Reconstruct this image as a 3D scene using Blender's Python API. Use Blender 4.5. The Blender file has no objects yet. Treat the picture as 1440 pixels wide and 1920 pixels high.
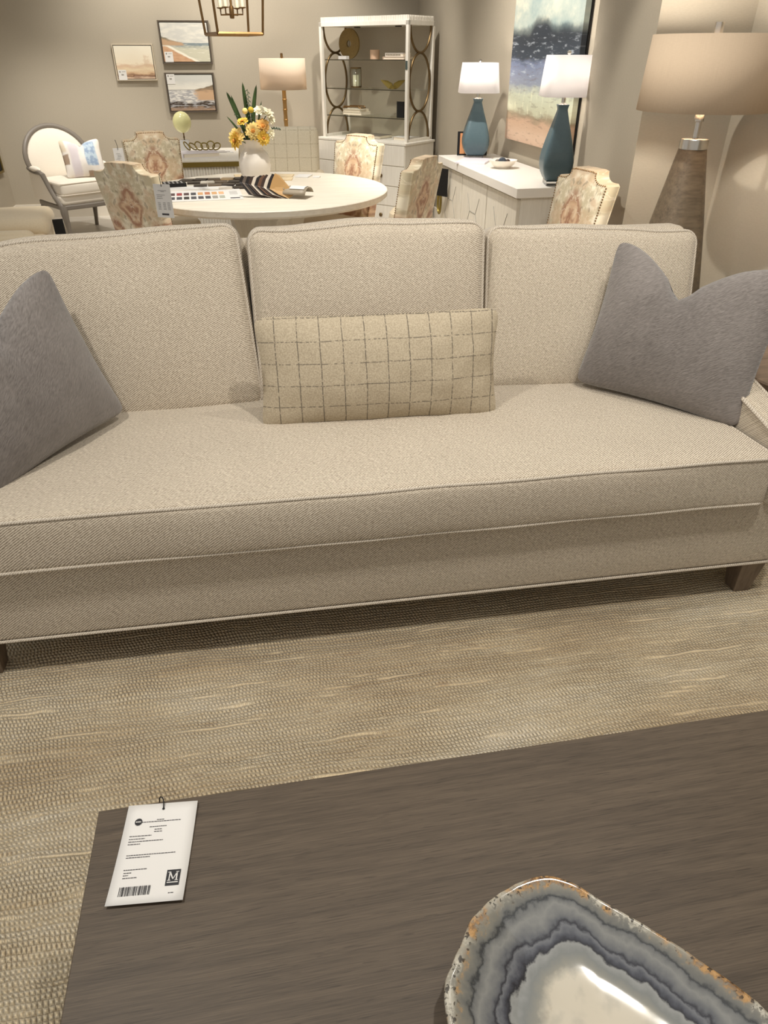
import bpy, bmesh, math, random
from mathutils import Vector, Matrix, Euler, noise
from math import sin, cos, pi, radians, atan2, hypot, sqrt
random.seed(11)
S = bpy.context.scene
COL = S.collection

# ------------------------------------------------------------------ colour / node helpers
def lin(c):
    return tuple(((v/255)/12.92 if v/255 <= .04045 else ((v/255+.055)/1.055)**2.4) for v in c)

class X:
    """socket wrapper so that node maths can be written as expressions"""
    nt = None
    def __init__(s, k): s.k = k
    @staticmethod
    def m(op, *a):
        n = X.nt.nodes.new('ShaderNodeMath'); n.operation = op
        for i, v in enumerate(a):
            if isinstance(v, X): X.nt.links.new(v.k, n.inputs[i])
            else: n.inputs[i].default_value = v
        return X(n.outputs[0])
    def __add__(s, o): return X.m('ADD', s, o)
    __radd__ = __add__
    def __sub__(s, o): return X.m('SUBTRACT', s, o)
    def __rsub__(s, o): return X.m('SUBTRACT', o, s)
    def __mul__(s, o): return X.m('MULTIPLY', s, o)
    __rmul__ = __mul__
    def __truediv__(s, o): return X.m('DIVIDE', s, o)
def fsin(a): return X.m('SINE', a)
def fabs_(a): return X.m('ABSOLUTE', a)
def ffloor(a): return X.m('FLOOR', a)
def ffract(a): return X.m('FRACT', a)
def fmax(a, b): return X.m('MAXIMUM', a, b)
def fmin(a, b): return X.m('MINIMUM', a, b)
def fsqrt(a): return X.m('SQRT', a)
def less(a, b): return X.m('LESS_THAN', a, b)
def step(a, lo, hi):
    n = X.nt.nodes.new('ShaderNodeMapRange'); n.interpolation_type = 'SMOOTHSTEP'
    for i, v in enumerate((a, lo, hi)):
        if isinstance(v, X): X.nt.links.new(v.k, n.inputs[i])
        else: n.inputs[i].default_value = v
    return X(n.outputs[0])
def coords(kind='Object'):
    n = X.nt.nodes.new('ShaderNodeTexCoord')
    s = X.nt.nodes.new('ShaderNodeSeparateXYZ'); X.nt.links.new(n.outputs[kind], s.inputs[0])
    return X(s.outputs[0]), X(s.outputs[1]), X(s.outputs[2])
def vec(x, y, z=0.0):
    n = X.nt.nodes.new('ShaderNodeCombineXYZ')
    for i, v in enumerate((x, y, z)):
        if isinstance(v, X): X.nt.links.new(v.k, n.inputs[i])
        else: n.inputs[i].default_value = v
    return X(n.outputs[0])
def nz(v, scale=1.0, detail=2.0, rough=.5):
    n = X.nt.nodes.new('ShaderNodeTexNoise'); X.nt.links.new(v.k, n.inputs['Vector'])
    n.inputs['Scale'].default_value = scale; n.inputs['Detail'].default_value = detail
    n.inputs['Roughness'].default_value = rough
    return X(n.outputs[0])
def voro(v, scale=1.0):
    n = X.nt.nodes.new('ShaderNodeTexVoronoi'); X.nt.links.new(v.k, n.inputs['Vector'])
    n.inputs['Scale'].default_value = scale
    return X(n.outputs['Distance'])
def rgb(c):
    n = X.nt.nodes.new('ShaderNodeRGB'); n.outputs[0].default_value = (*lin(c), 1)
    return X(n.outputs[0])
def mix(f, a, b):
    n = X.nt.nodes.new('ShaderNodeMix'); n.data_type = 'RGBA'
    if isinstance(f, X): X.nt.links.new(f.k, n.inputs[0])
    else: n.inputs[0].default_value = f
    for i, v in ((6, a), (7, b)):
        if isinstance(v, X): X.nt.links.new(v.k, n.inputs[i])
        else: n.inputs[i].default_value = (*lin(v), 1)
    return X(n.outputs[2])
def ramp(f, stops):
    n = X.nt.nodes.new('ShaderNodeValToRGB'); X.nt.links.new(f.k, n.inputs[0])
    e = n.color_ramp.elements
    while len(e) < len(stops): e.new(.5)
    for el, (p, c) in zip(e, stops): el.position = p; el.color = (*lin(c), 1)
    return X(n.outputs[0])
def attr(name):
    n = X.nt.nodes.new('ShaderNodeAttribute'); n.attribute_name = name
    return X(n.outputs['Fac'])

MATS = {}
def mat(name, color=(200, 200, 200), rough=.6, metal=0., fn=None, bump=.0, dist=.002, spec=.4, sheen=0., emit=None, trans=0., alpha=None, coat=0., sub=0.):
    m = bpy.data.materials.new(name); m.use_nodes = True; MATS[name] = m
    nt = m.node_tree; X.nt = nt; b = nt.nodes['Principled BSDF']
    b.inputs['Base Color'].default_value = (*lin(color), 1)
    b.inputs['Roughness'].default_value = rough; b.inputs['Metallic'].default_value = metal
    b.inputs['Specular IOR Level'].default_value = spec
    b.inputs['Sheen Weight'].default_value = sheen
    b.inputs['Coat Weight'].default_value = coat
    b.inputs['Transmission Weight'].default_value = trans
    if sub: b.inputs['Subsurface Weight'].default_value = sub; b.inputs['Subsurface Scale'].default_value = .01
    if emit: b.inputs['Emission Color'].default_value = (*lin(emit[0]), 1); b.inputs['Emission Strength'].default_value = emit[1]
    if alpha is not None: b.inputs['Alpha'].default_value = alpha
    if fn:
        c, h = fn()
        if c is not None: nt.links.new(c.k, b.inputs['Base Color'])
        if h is not None:
            bn = nt.nodes.new('ShaderNodeBump'); bn.inputs['Strength'].default_value = bump
            bn.inputs['Distance'].default_value = dist
            nt.links.new(h.k, bn.inputs['Height']); nt.links.new(bn.outputs[0], b.inputs['Normal'])
    return m

# ------------------------------------------------------------------ procedural patterns
def twill(c_dark, c_light, period=.0052, ang=36, c_mid=None):
    def f():
        x, y, z = coords()
        v = y + z
        a = radians(ang)
        n0 = nz(vec(x, y, z), 60, 2)
        w = v*cos(a) - x*sin(a) + n0*.0012
        along = x*cos(a) + v*sin(a)
        br = nz(vec(along*105.0, w*330.0, 0.0), 1.0, 2); fz = nz(vec(x, y, z), 170, 2)
        s = fsin(w*(2*pi/period))*.5 + .5
        t = step(s*.42 + br*.85 + fz*.25, .46, 1.02)
        big = nz(vec(x, y, z), 5, 2)
        col = mix(t, c_dark, c_light)
        return mix(big*.22, col, c_dark), s*.7 + br*.5
    return f
def rugpat():
    x, y, z = coords()
    wob = nz(vec(x*1.7, y*5.0, 0.0), 1.0, 3); wob2 = nz(vec(x*9.0, y*14.0, 7.0), 1.0, 2)
    yy = y + wob*.05 + wob2*.019
    r = yy/.0118
    row = ffloor(r); fr = ffract(r)
    ph = nz(vec(row*3.31, x*3.0, 2.0), 1.0, 2)
    loop = fabs_(fsin(x*(pi/.0102) + row*2.1 + ph*13.0 + fr*1.1))
    flat = step(nz(vec(x*3.1, row*.73, 1.0), 1.0, 3), .58, .70)
    ridge = fsin(fr*pi)
    soft = nz(vec(x*120.0, y*160.0, 0.0), 1.0, 2)
    cell = fmax(loop, flat*.9)
    h = (ridge*.7 + .3)*(.3 + .7*cell) + soft*.3
    streak = nz(vec(x*2.2, row*.61, 4.0), 1.0, 3)
    big = nz(vec(x*1.3, y*3.0, 9.0), 1.0, 3)
    c = ramp(streak*.26 + big*.68 + (soft - .5)*.40 + .05, [(.30, (176, 152, 118)), (.45, (206, 184, 148)), (.56, (224, 206, 172)), (.72, (240, 228, 204))])
    gap = fmax(step(cell + soft*.3, .62, .22), step(ridge + soft*.35, .56, .16)*.75)
    c = mix(flat*.5, c, (206, 186, 152))
    c = mix(gap*(.30 + .45*step(nz(vec(x*5.0, y*9.0, 3.0), 1.0, 2), .40, .62)), c, (104, 84, 58))
    c = mix(step(nz(vec(x*9.0, y*30.0, 2.0), 1.0, 3), .62, .76)*.4, c, (152, 118, 84))
    return c, h
def wood(ca, cb, axis='x', sx=3.0, sy=60.0, fine=260.0):
    def f():
        x, y, z = coords()
        if axis == 'x': a, b_, d = x, y, z
        elif axis == 'z': a, b_, d = z, x, y
        else: a, b_, d = y, x, z
        n1 = nz(vec(a*sx, b_*sy, d*sy), 1.0, 4, .6)
        n2 = nz(vec(a*sx*4, b_*fine, d*fine), 1.0, 3, .6)
        t = n1*.6 + n2*.4
        return ramp(t, [(.34, ca), (.62, cb)]), n2
    return f
def table_wood():
    x, y, z = coords()
    n1 = nz(vec(x*2.4, y*60.0, z*60.0), 1.0, 4, .6); n2 = nz(vec(x*16.0, y*640.0, z*640.0), 1.0, 3, .6)
    fl = step(nz(vec(x*22.0, y*420.0, z*420.0), 1.0, 2), .62, .72)
    c = ramp(n1*.45 + n2*.55, [(.34, (66, 56, 45)), (.64, (96, 83, 68))])
    return mix(fl*.55, c, (50, 41, 32)), n2
def plaid(base, base2, line, gx, gz, lw, offx=0., offz=0., ax='xz'):
    def f():
        x, y, z = coords()
        u = x; v = z
        n = nz(vec(x, y, z), 9, 2)
        u2 = (u + n*.008 + offx)/gx; v2 = (v + n*.008 + offz)/gz
        du = fabs_(ffract(u2) - .5)*gx; dv = fabs_(ffract(v2) - .5)*gz
        brk = nz(vec(x*150, y*10, z*150), 1.0, 2)
        l = fmax(step(du, lw, lw*.3)*step(brk, .3, .5), step(dv, lw, lw*.3)*step(brk, .38, .55)*.9)
        g = nz(vec(x, y, z), 240, 2)
        c = mix(step(g, .3, .7), base, base2)
        return mix(l*.8, c, line), g + nz(vec(x, y, z), 60, 2)*.6
    return f
def fur(ca, cb):
    def f():
        x, y, z = coords()
        w = nz(vec(x, y, z), 7, 2)
        s = nz(vec((x*.8 + z*.6)*70 + w*6, y*60, (z*.8 - x*.6)*330 + w*8), 1.0, 3)
        b = nz(vec(x, y, z), 4, 3)
        return ramp(s*.55 + b*.45, [(.3, ca), (.68, cb)]), s
    return f
def paisley():
    x, y, z = coords()
    ax = fabs_(x + (nz(vec(x*1.3 + 5.0, y*.2, z), 4, 2) - .5)*.07)
    wv = nz(vec(ax, y*.3, z), 8, 3)
    wx = ax + (wv - .5)*.09; wz = z + (nz(vec(ax + 3.1, y*.3, z), 7, 3) - .5)*.12
    def drop(cx, cz, kx, kz):
        dx = (wx - cx)*kx; dz = (wz - cz)*kz
        return fsqrt(dx*dx + dz*dz)
    d = fmin(fmin(drop(.0, .79, 1.5, .95), drop(.19, .62, 1.5, 1.1)), drop(.0, .55, 1.2, 1.2))
    rings = fsin(d*95.0 + wv*14.0)*.5 + .5
    blob = step(d, .155, .095)
    g = nz(vec(ax, y*.2, z), 17, 3, .65); g2 = nz(vec(ax + 1.7, y*.2, z), 11, 2)
    cream = mix(step(g, .44, .60), (206, 192, 160), (236, 224, 198))
    cream = mix(step(g2, .52, .64)*.6, cream, (206, 174, 138))
    spots = step(nz(vec(ax*1.2, y*.2, z*.75), 30, 1), .60, .66)
    cream = mix(spots*.6, cream, (150, 134, 110))
    rust = mix(rings, (158, 104, 74), (214, 178, 142))
    rust = mix(step(g, .54, .62)*.6, rust, (226, 204, 170))
    c = mix(blob*.88, cream, rust)
    veins = step(fabs_(fsin(wx*40.0 + wz*26.0 + wv*15.0)), .13, .0)
    c = mix(veins*.6, c, (242, 230, 208))
    low = step(wz + g*.25, .88, .50)
    return mix(low*.6, c, mix(rings, (176, 124, 86), (222, 190, 150))), g
# paintings use Generated coordinates of the canvas mesh: a = across, b = up
def art_axes(ax):
    g = coords('Generated')
    return g[ax], g[2]
def art_sand():
    a, b = art_axes(0); n = nz(vec(a*3, b*9, 0), 1.0, 4)
    t = b + (n - .5)*.28
    c = ramp(t, [(.0, (214, 186, 160)), (.09, (120, 84, 62)), (.15, (206, 172, 136)), (.28, (226, 206, 172)), (.38, (214, 184, 154)), (.47, (236, 222, 196)), (1., (238, 230, 210))])
    cl = step(nz(vec(a*4, b*5, 2), 1.0, 3) - fabs_(a - .78)*.8 - fabs_(b - .5)*.7, .36, .5)
    return mix(cl*.5, c, (206, 176, 146)), None
def art_beach():
    a, b = art_axes(0); n = nz(vec(a*4, b*10, 0), 1.0, 4); n2 = nz(vec(a*9, b*22, 3), 1.0, 3)
    sky = mix(step(n, .4, .65), (196, 194, 186), (214, 210, 198))
    sea = mix(step(b + (n2 - .5)*.16, .30, .48), (196, 192, 170), (120, 132, 136))
    sea = mix(step(nz(vec(a*5, b*40, 1), 1.0, 2), .55, .68)*.7, sea, (222, 218, 204))
    c = mix(step(b, .495, .475), sky, sea)
    dune = step(b - .66 + a*.42 + (n - .5)*.12, .02, -.02)*step(b, .40, .44)*step(a, .50, .42)
    c = mix(dune, c, mix(step(b + a*.25 + (n2 - .5)*.15, .55, .66), (184, 152, 120), (104, 108, 92)))
    shore = a*1.0 + b*1.5 + (n - .5)*.12
    foam = step(shore, .80, .74)
    c = mix(foam*step(b, .44, .40), c, (232, 226, 208))
    c = mix(step(shore, .70, .64)*step(b, .43, .38), c, mix(n2, (172, 126, 92), (216, 178, 142)))
    return c, None
def art_rocks():
    a, b = art_axes(0); n = nz(vec(a*4, b*10, 5), 1.0, 4); n2 = nz(vec(a*8, b*24, 3), 1.0, 4)
    sky = mix(step(b + (n - .5)*.3, .6, .9), (226, 222, 210), (200, 199, 192))
    water = mix(step(n2, .42, .6), (168, 166, 166), (224, 220, 212))
    c = mix(step(b, .60, .575), sky, water)
    c = mix(step(fabs_(b - .585), .012, .002)*.8, c, (120, 116, 110))
    hill = step(b - .36 - a*.36 + (n - .5)*.12, .03, -.01)*step(a + (n2 - .5)*.3 + (b - .4)*.2, .55, .68)*step(b, .26, .32)
    c = mix(hill, c, mix(step(b + (n2 - .5)*.2, .5, .66), (198, 164, 130), (126, 110, 88)))
    low = step(b + (n - .5)*.30, .27, .20)
    c = mix(low*step(n2, .40, .52), c, (70, 58, 48))
    c = mix(step(b + (n - .5)*.22, .13, .06)*.85, c, mix(n2, (96, 58, 40), (208, 180, 150)))
    return c, None
def art_big():
    a, b = art_axes(1); b = b + .075; n = nz(vec(a*3, b*4, 5), 1.0, 5, .62); n2 = nz(vec(a*7, b*26, 3), 1.0, 4); n3 = nz(vec(a*34, b*9, 1), 1.0, 3)
    sky = ramp(n*.9 + (b - .8)*.4, [(.3, (132, 154, 156)), (.5, (178, 186, 176)), (.62, (214, 210, 190))])
    t = b + (n2 - .5)*.09 + (n - .5)*.05
    land = ramp(t, [(.0, (186, 152, 130)), (.12, (206, 178, 154)), (.20, (192, 160, 134)), (.235, (150, 136, 112)), (.27, (190, 190, 164)), (.36, (198, 202, 180)), (.41, (140, 146, 160)), (.53, (116, 126, 152)), (.57, (54, 62, 72)), (.66, (44, 50, 58))])
    land = mix(step(n3, .55, .7)*step(t, .42, .33)*step(t, .22, .28)*.8, land, (226, 224, 196))
    st = nz(vec(a*10 + n*2, b*46, 8), 1.0, 3, .6)
    land = mix(step(st, .54, .70)*step(t, .40, .46)*.5, land, (196, 204, 212))
    land = mix(step(st, .46, .34)*step(t, .62, .5)*.35, land, (112, 96, 84))
    ridge = b - .70 + (n - .5)*.10 - step(fabs_(a - .55), .18, .06)*.05
    c = mix(step(ridge, .02, -.02), sky, land)
    c = mix(step(fabs_(ridge), .05, .01)*.7, c, (48, 54, 60))
    return c, n2

def greige():
    x, y, z = coords()
    n = nz(vec(x*60, y*60, z*320), 1.0, 2); b = nz(vec(x, y, z), 1.2, 2)
    c = mix(n, (172, 162, 145), (186, 176, 158))
    return mix(b*.2, c, (166, 156, 139)), n
def agate():
    r = attr('ring'); x, y, z = coords(); v = vec(x, y, z)
    n = nz(v, 20, 3); n2 = nz(v, 80, 4, .7); big = nz(v, 9, 2); sp = nz(v, 150, 2)
    t = r + (n - .5)*.17 + (n2 - .5)*.055
    c = ramp(t, [(.0, (206, 196, 176)), (.38, (200, 191, 172)), (.45, (142, 140, 130)), (.52, (128, 130, 127)), (.575, (150, 151, 148)),
                 (.592, (40, 40, 46)), (.625, (78, 80, 88)), (.665, (116, 118, 122)), (.685, (48, 48, 55)), (.71, (98, 100, 104)),
                 (.79, (140, 140, 136)), (.835, (112, 113, 112)), (.852, (58, 60, 62)), (.87, (110, 110, 106)), (.93, (138, 134, 122)), (1.0, (172, 164, 146))])
    rim = step(r + (n2 - .5)*.22, .90, .96)
    rust = mix(step(n2, .35, .65), (96, 62, 28), (188, 146, 92))
    c = mix(rim*step(n, .46, .56)*.95, c, rust)
    c = mix(rim*step(n, .48, .40)*step(n2, .42, .52)*.7, c, (206, 200, 184))
    c = mix(rim*step(sp, .58, .64)*.85, c, (40, 33, 26))
    c = mix(step(big + (n2 - .5)*.15, .57, .68)*step(r, .42, .3)*.6, c, (184, 140, 86))
    cl = step(nz(v, 24, 3), .52, .68)*step(r, .5, .35)
    return mix(cl*.4, c, (160, 156, 142)), None
def dots_card():
    x, y, z = coords('Generated')
    return None, None
def marble():
    x, y, z = coords(); n = nz(vec(x, y, z), 14, 5, .6)
    v = step(fabs_(n - .5), .03, .0)
    return mix(v*.5, (232, 228, 220), (170, 166, 158)), None
def linen(ca, cb):
    def f():
        x, y, z = coords()
        a = X.m('ARCTAN2', y, x)
        n = nz(vec(a*60, z*60, 0), 1.0, 2); w1 = nz(vec(a*14, z*420, 0), 1.0, 2); w2 = nz(vec(a*160, z*8, 0), 1.0, 2)
        return mix(w1*.5 + w2*.5, ca, cb), w1 + w2
    return f
def watercolour():
    x, y, z = coords(); z = z - .165; n = nz(vec(x, y, z), 8, 3)
    u = x + (n - .5)*.04; v = z + (n - .5)*.04
    c = mix(step(n, .4, .6), (232, 224, 214), (240, 234, 226))
    blue = step(fabs_(u - .075), .062, .045)*step(fabs_(v - .035), .12, .10)
    c = mix(blue*.85, c, mix(step(nz(vec(x*3, y, z*3), 9, 3), .4, .6), (128, 156, 190), (182, 204, 220)))
    lav = step(fabs_(u + .075), .05, .03)*step(v, .14, .12)
    c = mix(lav*.6, c, (204, 192, 202))
    br = step(fabs_(u + .17), .045, .035)*step(fabs_(v + .01), .05, .035)
    br2 = step(fabs_(u - .06), .05, .04)*step(fabs_(v + .145), .03, .02)
    c = mix(fmax(br, br2)*.85, c, (146, 118, 90))
    tan = step(fabs_(u + .18), .05, .035)*step(v, .04, .07)
    return mix(tan*.7, c, (214, 196, 164)), None
def tiles():
    x, y, z = coords(); n = nz(vec(x*2, y*14, 0), 1.0, 4)
    return mix(n, (196, 188, 176), (218, 212, 202)), None
def fluff(ca, cb, s=90):
    def f():
        x, y, z = coords(); n = nz(vec(x, y, z), s, 3); w = nz(vec(x*40, y*40, z*260), 1.0, 2)
        return mix(n*.6 + w*.4, ca, cb), n + w
    return f

mat('wall_paint', fn=greige, rough=.85, bump=.12, dist=.001, spec=.15)
mat('baseboard_paint', (226, 218, 204), .5)
mat('floor_tile', fn=tiles, rough=.35)
mat('sofa_twill', fn=twill((136, 123, 106), (226, 214, 194), .0058), rough=.95, bump=.5, dist=.0016, spec=.15, sheen=.25)
mat('sofa_welt', fn=twill((164, 152, 136), (214, 204, 188), .006, 60), rough=.95, bump=.5, dist=.0016, spec=.15, sheen=.2)
mat('sofa_leg_wood', fn=wood((92, 78, 64), (118, 102, 86), 'z', 4, 60), rough=.45)
mat('rug_wool', fn=rugpat, rough=1., bump=1., dist=.011, spec=.05, sheen=.15)
mat('grey_plush', fn=fur((96, 90, 86), (142, 135, 130)), rough=1., bump=.55, dist=.0035, spec=.1, sheen=.45)
mat('plaid_lumbar', fn=plaid((164, 151, 129), (186, 173, 150), (84, 78, 70), .0675, .066, .0024, .012, .02), rough=.95, bump=.4, dist=.002, spec=.1)
mat('table_oak', fn=table_wood, rough=.5, bump=.14, dist=.0006, spec=.35)
mat('paisley_velvet', fn=paisley, rough=.75, bump=.25, dist=.003, sheen=.2)
mat('cream_fabric', fn=fluff((206, 188, 156), (228, 212, 184)), rough=.95, bump=.2, dist=.002, sheen=.2)
mat('ivory_linen', fn=fluff((228, 218, 202), (240, 232, 218), 160), rough=.95, bump=.1, dist=.001)
mat('grey_frame_wood', (122, 114, 104), .42)
mat('white_oak', fn=wood((214, 204, 186), (232, 224, 208), 'x', 3, 40, 200), rough=.5, bump=.06, dist=.0006)
mat('white_oak_upright', fn=wood((212, 204, 188), (230, 223, 208), 'z', 3, 40, 200), rough=.5)
mat('white_lacquer', fn=wood((222, 216, 204), (234, 229, 218), 'z', 3, 60, 200), rough=.45)
mat('white_worktop', (238, 233, 224), .3)
mat('white_porcelain', (238, 230, 218), .35, coat=.2)
mat('brass', (176, 140, 84), .35, 1.)
mat('antique_brass', (134, 104, 68), .42, 1.)
mat('bamboo_gold', (176, 138, 84), .4, .6)
mat('bronze_metal', (112, 92, 62), .45, .8)
mat('olive_brass', (138, 120, 62), .4, .7)
mat('nickel', (206, 200, 190), .22, 1.)
mat('black_card', (14, 13, 13), .6)
mat('black_cord', (22, 20, 20), .7)
mat('paper_white', (222, 219, 214), .7)
mat('print_ink', (66, 64, 66), .7)
mat('logo_black', (30, 29, 32), .5)
def shade_mat(name, fn, tr):
    m = mat(name, fn=fn, rough=.9, spec=.05); nt = m.node_tree; X.nt = nt; b = nt.nodes['Principled BSDF']
    t = nt.nodes.new('ShaderNodeBsdfTranslucent'); src = b.inputs['Base Color'].links[0].from_socket
    nt.links.new(src, t.inputs[0]); mx = nt.nodes.new('ShaderNodeMixShader'); mx.inputs[0].default_value = tr
    nt.links.new(b.outputs[0], mx.inputs[1]); nt.links.new(t.outputs[0], mx.inputs[2]); nt.links.new(mx.outputs[0], nt.nodes['Material Output'].inputs[0])
shade_mat('taupe_linen_shade', linen((194, 172, 146), (216, 195, 169)), .02)
shade_mat('blush_shade', linen((232, 212, 188), (240, 222, 200)), .20)
shade_mat('white_shade', linen((244, 242, 242), (248, 246, 246)), .60)
mat('lit_bulb', (255, 250, 240), .5, emit=((255, 243, 230), 56.))
mat('bright_bulb', (255, 250, 240), .5, emit=((255, 247, 236), 430.))
mat('unlit_bulb', (245, 242, 232), .3)
mat('shade_lining', (244, 238, 226), .8)
mat('lamp_wood', fn=wood((86, 75, 60), (118, 103, 84), 'x', 4, 46, 120), rough=.5)
mat('teal_ceramic', fn=fluff((76, 96, 104), (88, 108, 114), 40), rough=.42, coat=.1)
mat('acrylic', (240, 240, 238), .05, trans=.9)
mat('bulb_glass', (245, 242, 232), .3)
def glassmat():
    m = bpy.data.materials.new('shelf_glass'); m.use_nodes = True; MATS['shelf_glass'] = m
    nt = m.node_tree; nt.nodes.remove(nt.nodes['Principled BSDF'])
    g = nt.nodes.new('ShaderNodeBsdfGlossy'); g.inputs['Roughness'].default_value = .03
    t = nt.nodes.new('ShaderNodeBsdfTransparent'); t.inputs[0].default_value = (.965, .98, .965, 1)
    mx = nt.nodes.new('ShaderNodeMixShader'); mx.inputs[0].default_value = .10
    nt.links.new(t.outputs[0], mx.inputs[1]); nt.links.new(g.outputs[0], mx.inputs[2])
    nt.links.new(mx.outputs[0], nt.nodes['Material Output'].inputs[0])
glassmat()
mat('glass_edge', (64, 58, 44), .3)
mat('agate_stone', fn=agate, rough=.12, coat=.8, spec=.5)
mat('art_sand', fn=art_sand, rough=.7); mat('art_beach', fn=art_beach, rough=.7); mat('art_rocks', fn=art_rocks, rough=.7)
mat('art_big', fn=art_big, rough=.65, bump=.3, dist=.002)
mat('champagne_frame', (214, 200, 176), .4, .3); mat('dark_frame', (96, 86, 74), .45, .2); mat('silver_edge', (150, 140, 126), .4, .4)
mat('black_frame', (22, 22, 24), .4)
mat('gold_frame', (132, 112, 62), .4, .6)
mat('lime_glaze', fn=fluff((206, 202, 142), (222, 218, 164), 30), rough=.2, coat=.4)
mat('white_marble', fn=marble, rough=.3)
mat('grey_marble', (196, 194, 192), .3)
mat('plaid_chair', fn=plaid((206, 195, 170), (222, 212, 190), (172, 158, 130), .105, .105, .0045, .03, .02), rough=.95, bump=.2, dist=.002)
mat('leaf', fn=fluff((46, 68, 34), (74, 96, 50), 30), rough=.5)
mat('stem', (72, 92, 50), .6); mat('euc_leaf', (84, 100, 84), .6)
mat('apricot_petal', (240, 190, 108), .7); mat('apricot_heart', (226, 150, 66), .7)
mat('butter_petal', (246, 218, 138), .7); mat('yellow_petal', (242, 202, 84), .7); mat('cream_petal', (246, 238, 208), .7); mat('craspedia_yellow', (206, 178, 62), .8)
mat('stripe_pillow', fn=watercolour, rough=.9)
mat('woven_disc', fn=fluff((112, 92, 52), (150, 126, 76), 70), rough=.7, metal=.2)
mat('blush_candle', (222, 186, 156), .5)
mat('teal_hinge', (84, 96, 92), .4, .5)
mat('page_edge', (232, 222, 202), .8); mat('book_grey', (120, 112, 102), .6); mat('book_cream', (228, 218, 198), .6); mat('book_dark', (52, 44, 40), .6); mat('book_blush', (222, 196, 176), .6); mat('book_lilac', (226, 220, 226), .4)
mat('bowl_stone_dark', (58, 66, 76), .35)
mat('leather_black', (40, 34, 33), .5); mat('leather_grey', (112, 100, 90), .5); mat('leather_brown', (110, 80, 60), .5); mat('leather_tan', (196, 156, 102), .5); mat('leather_cream', (226, 214, 198), .5); mat('leather_coffee', (66, 50, 42), .5); mat('taupe_cover', (158, 146, 126), .5)
mat('chip_dark', fn=wood((40, 34, 30), (66, 56, 48), 'x', 9, 80), rough=.45); mat('chip_mid', fn=wood((84, 70, 56), (112, 96, 78), 'x', 9, 80), rough=.45); mat('chip_tan', fn=wood((168, 140, 104), (192, 166, 128), 'x', 9, 80), rough=.45); mat('chip_pale', (222, 214, 200), .5)
mat('ring_metal', (40, 38, 36), .4, .6)
mat('photo_orange', (206, 144, 98), .4)
mat('side_table_wood', fn=wood((92, 76, 62), (128, 108, 90), 'x', 5, 60, 300), rough=.45)
mat('dark_recess', (44, 40, 34), .7)
for nm, c in dict(sw_red=(150, 62, 60), sw_slate=(74, 72, 76), sw_ochre=(206, 160, 112), sw_rust=(182, 118, 84), sw_stone=(150, 146, 138), sw_plum=(84, 62, 60), sw_peach=(224, 176, 132), sw_sage=(168, 170, 154)).items(): mat(nm, c, .7)
mat('fabric_sample', fn=fluff((214, 188, 148), (236, 220, 186), 60), rough=.9)
mat('downlight_trim', (230, 226, 218), .5)

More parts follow.
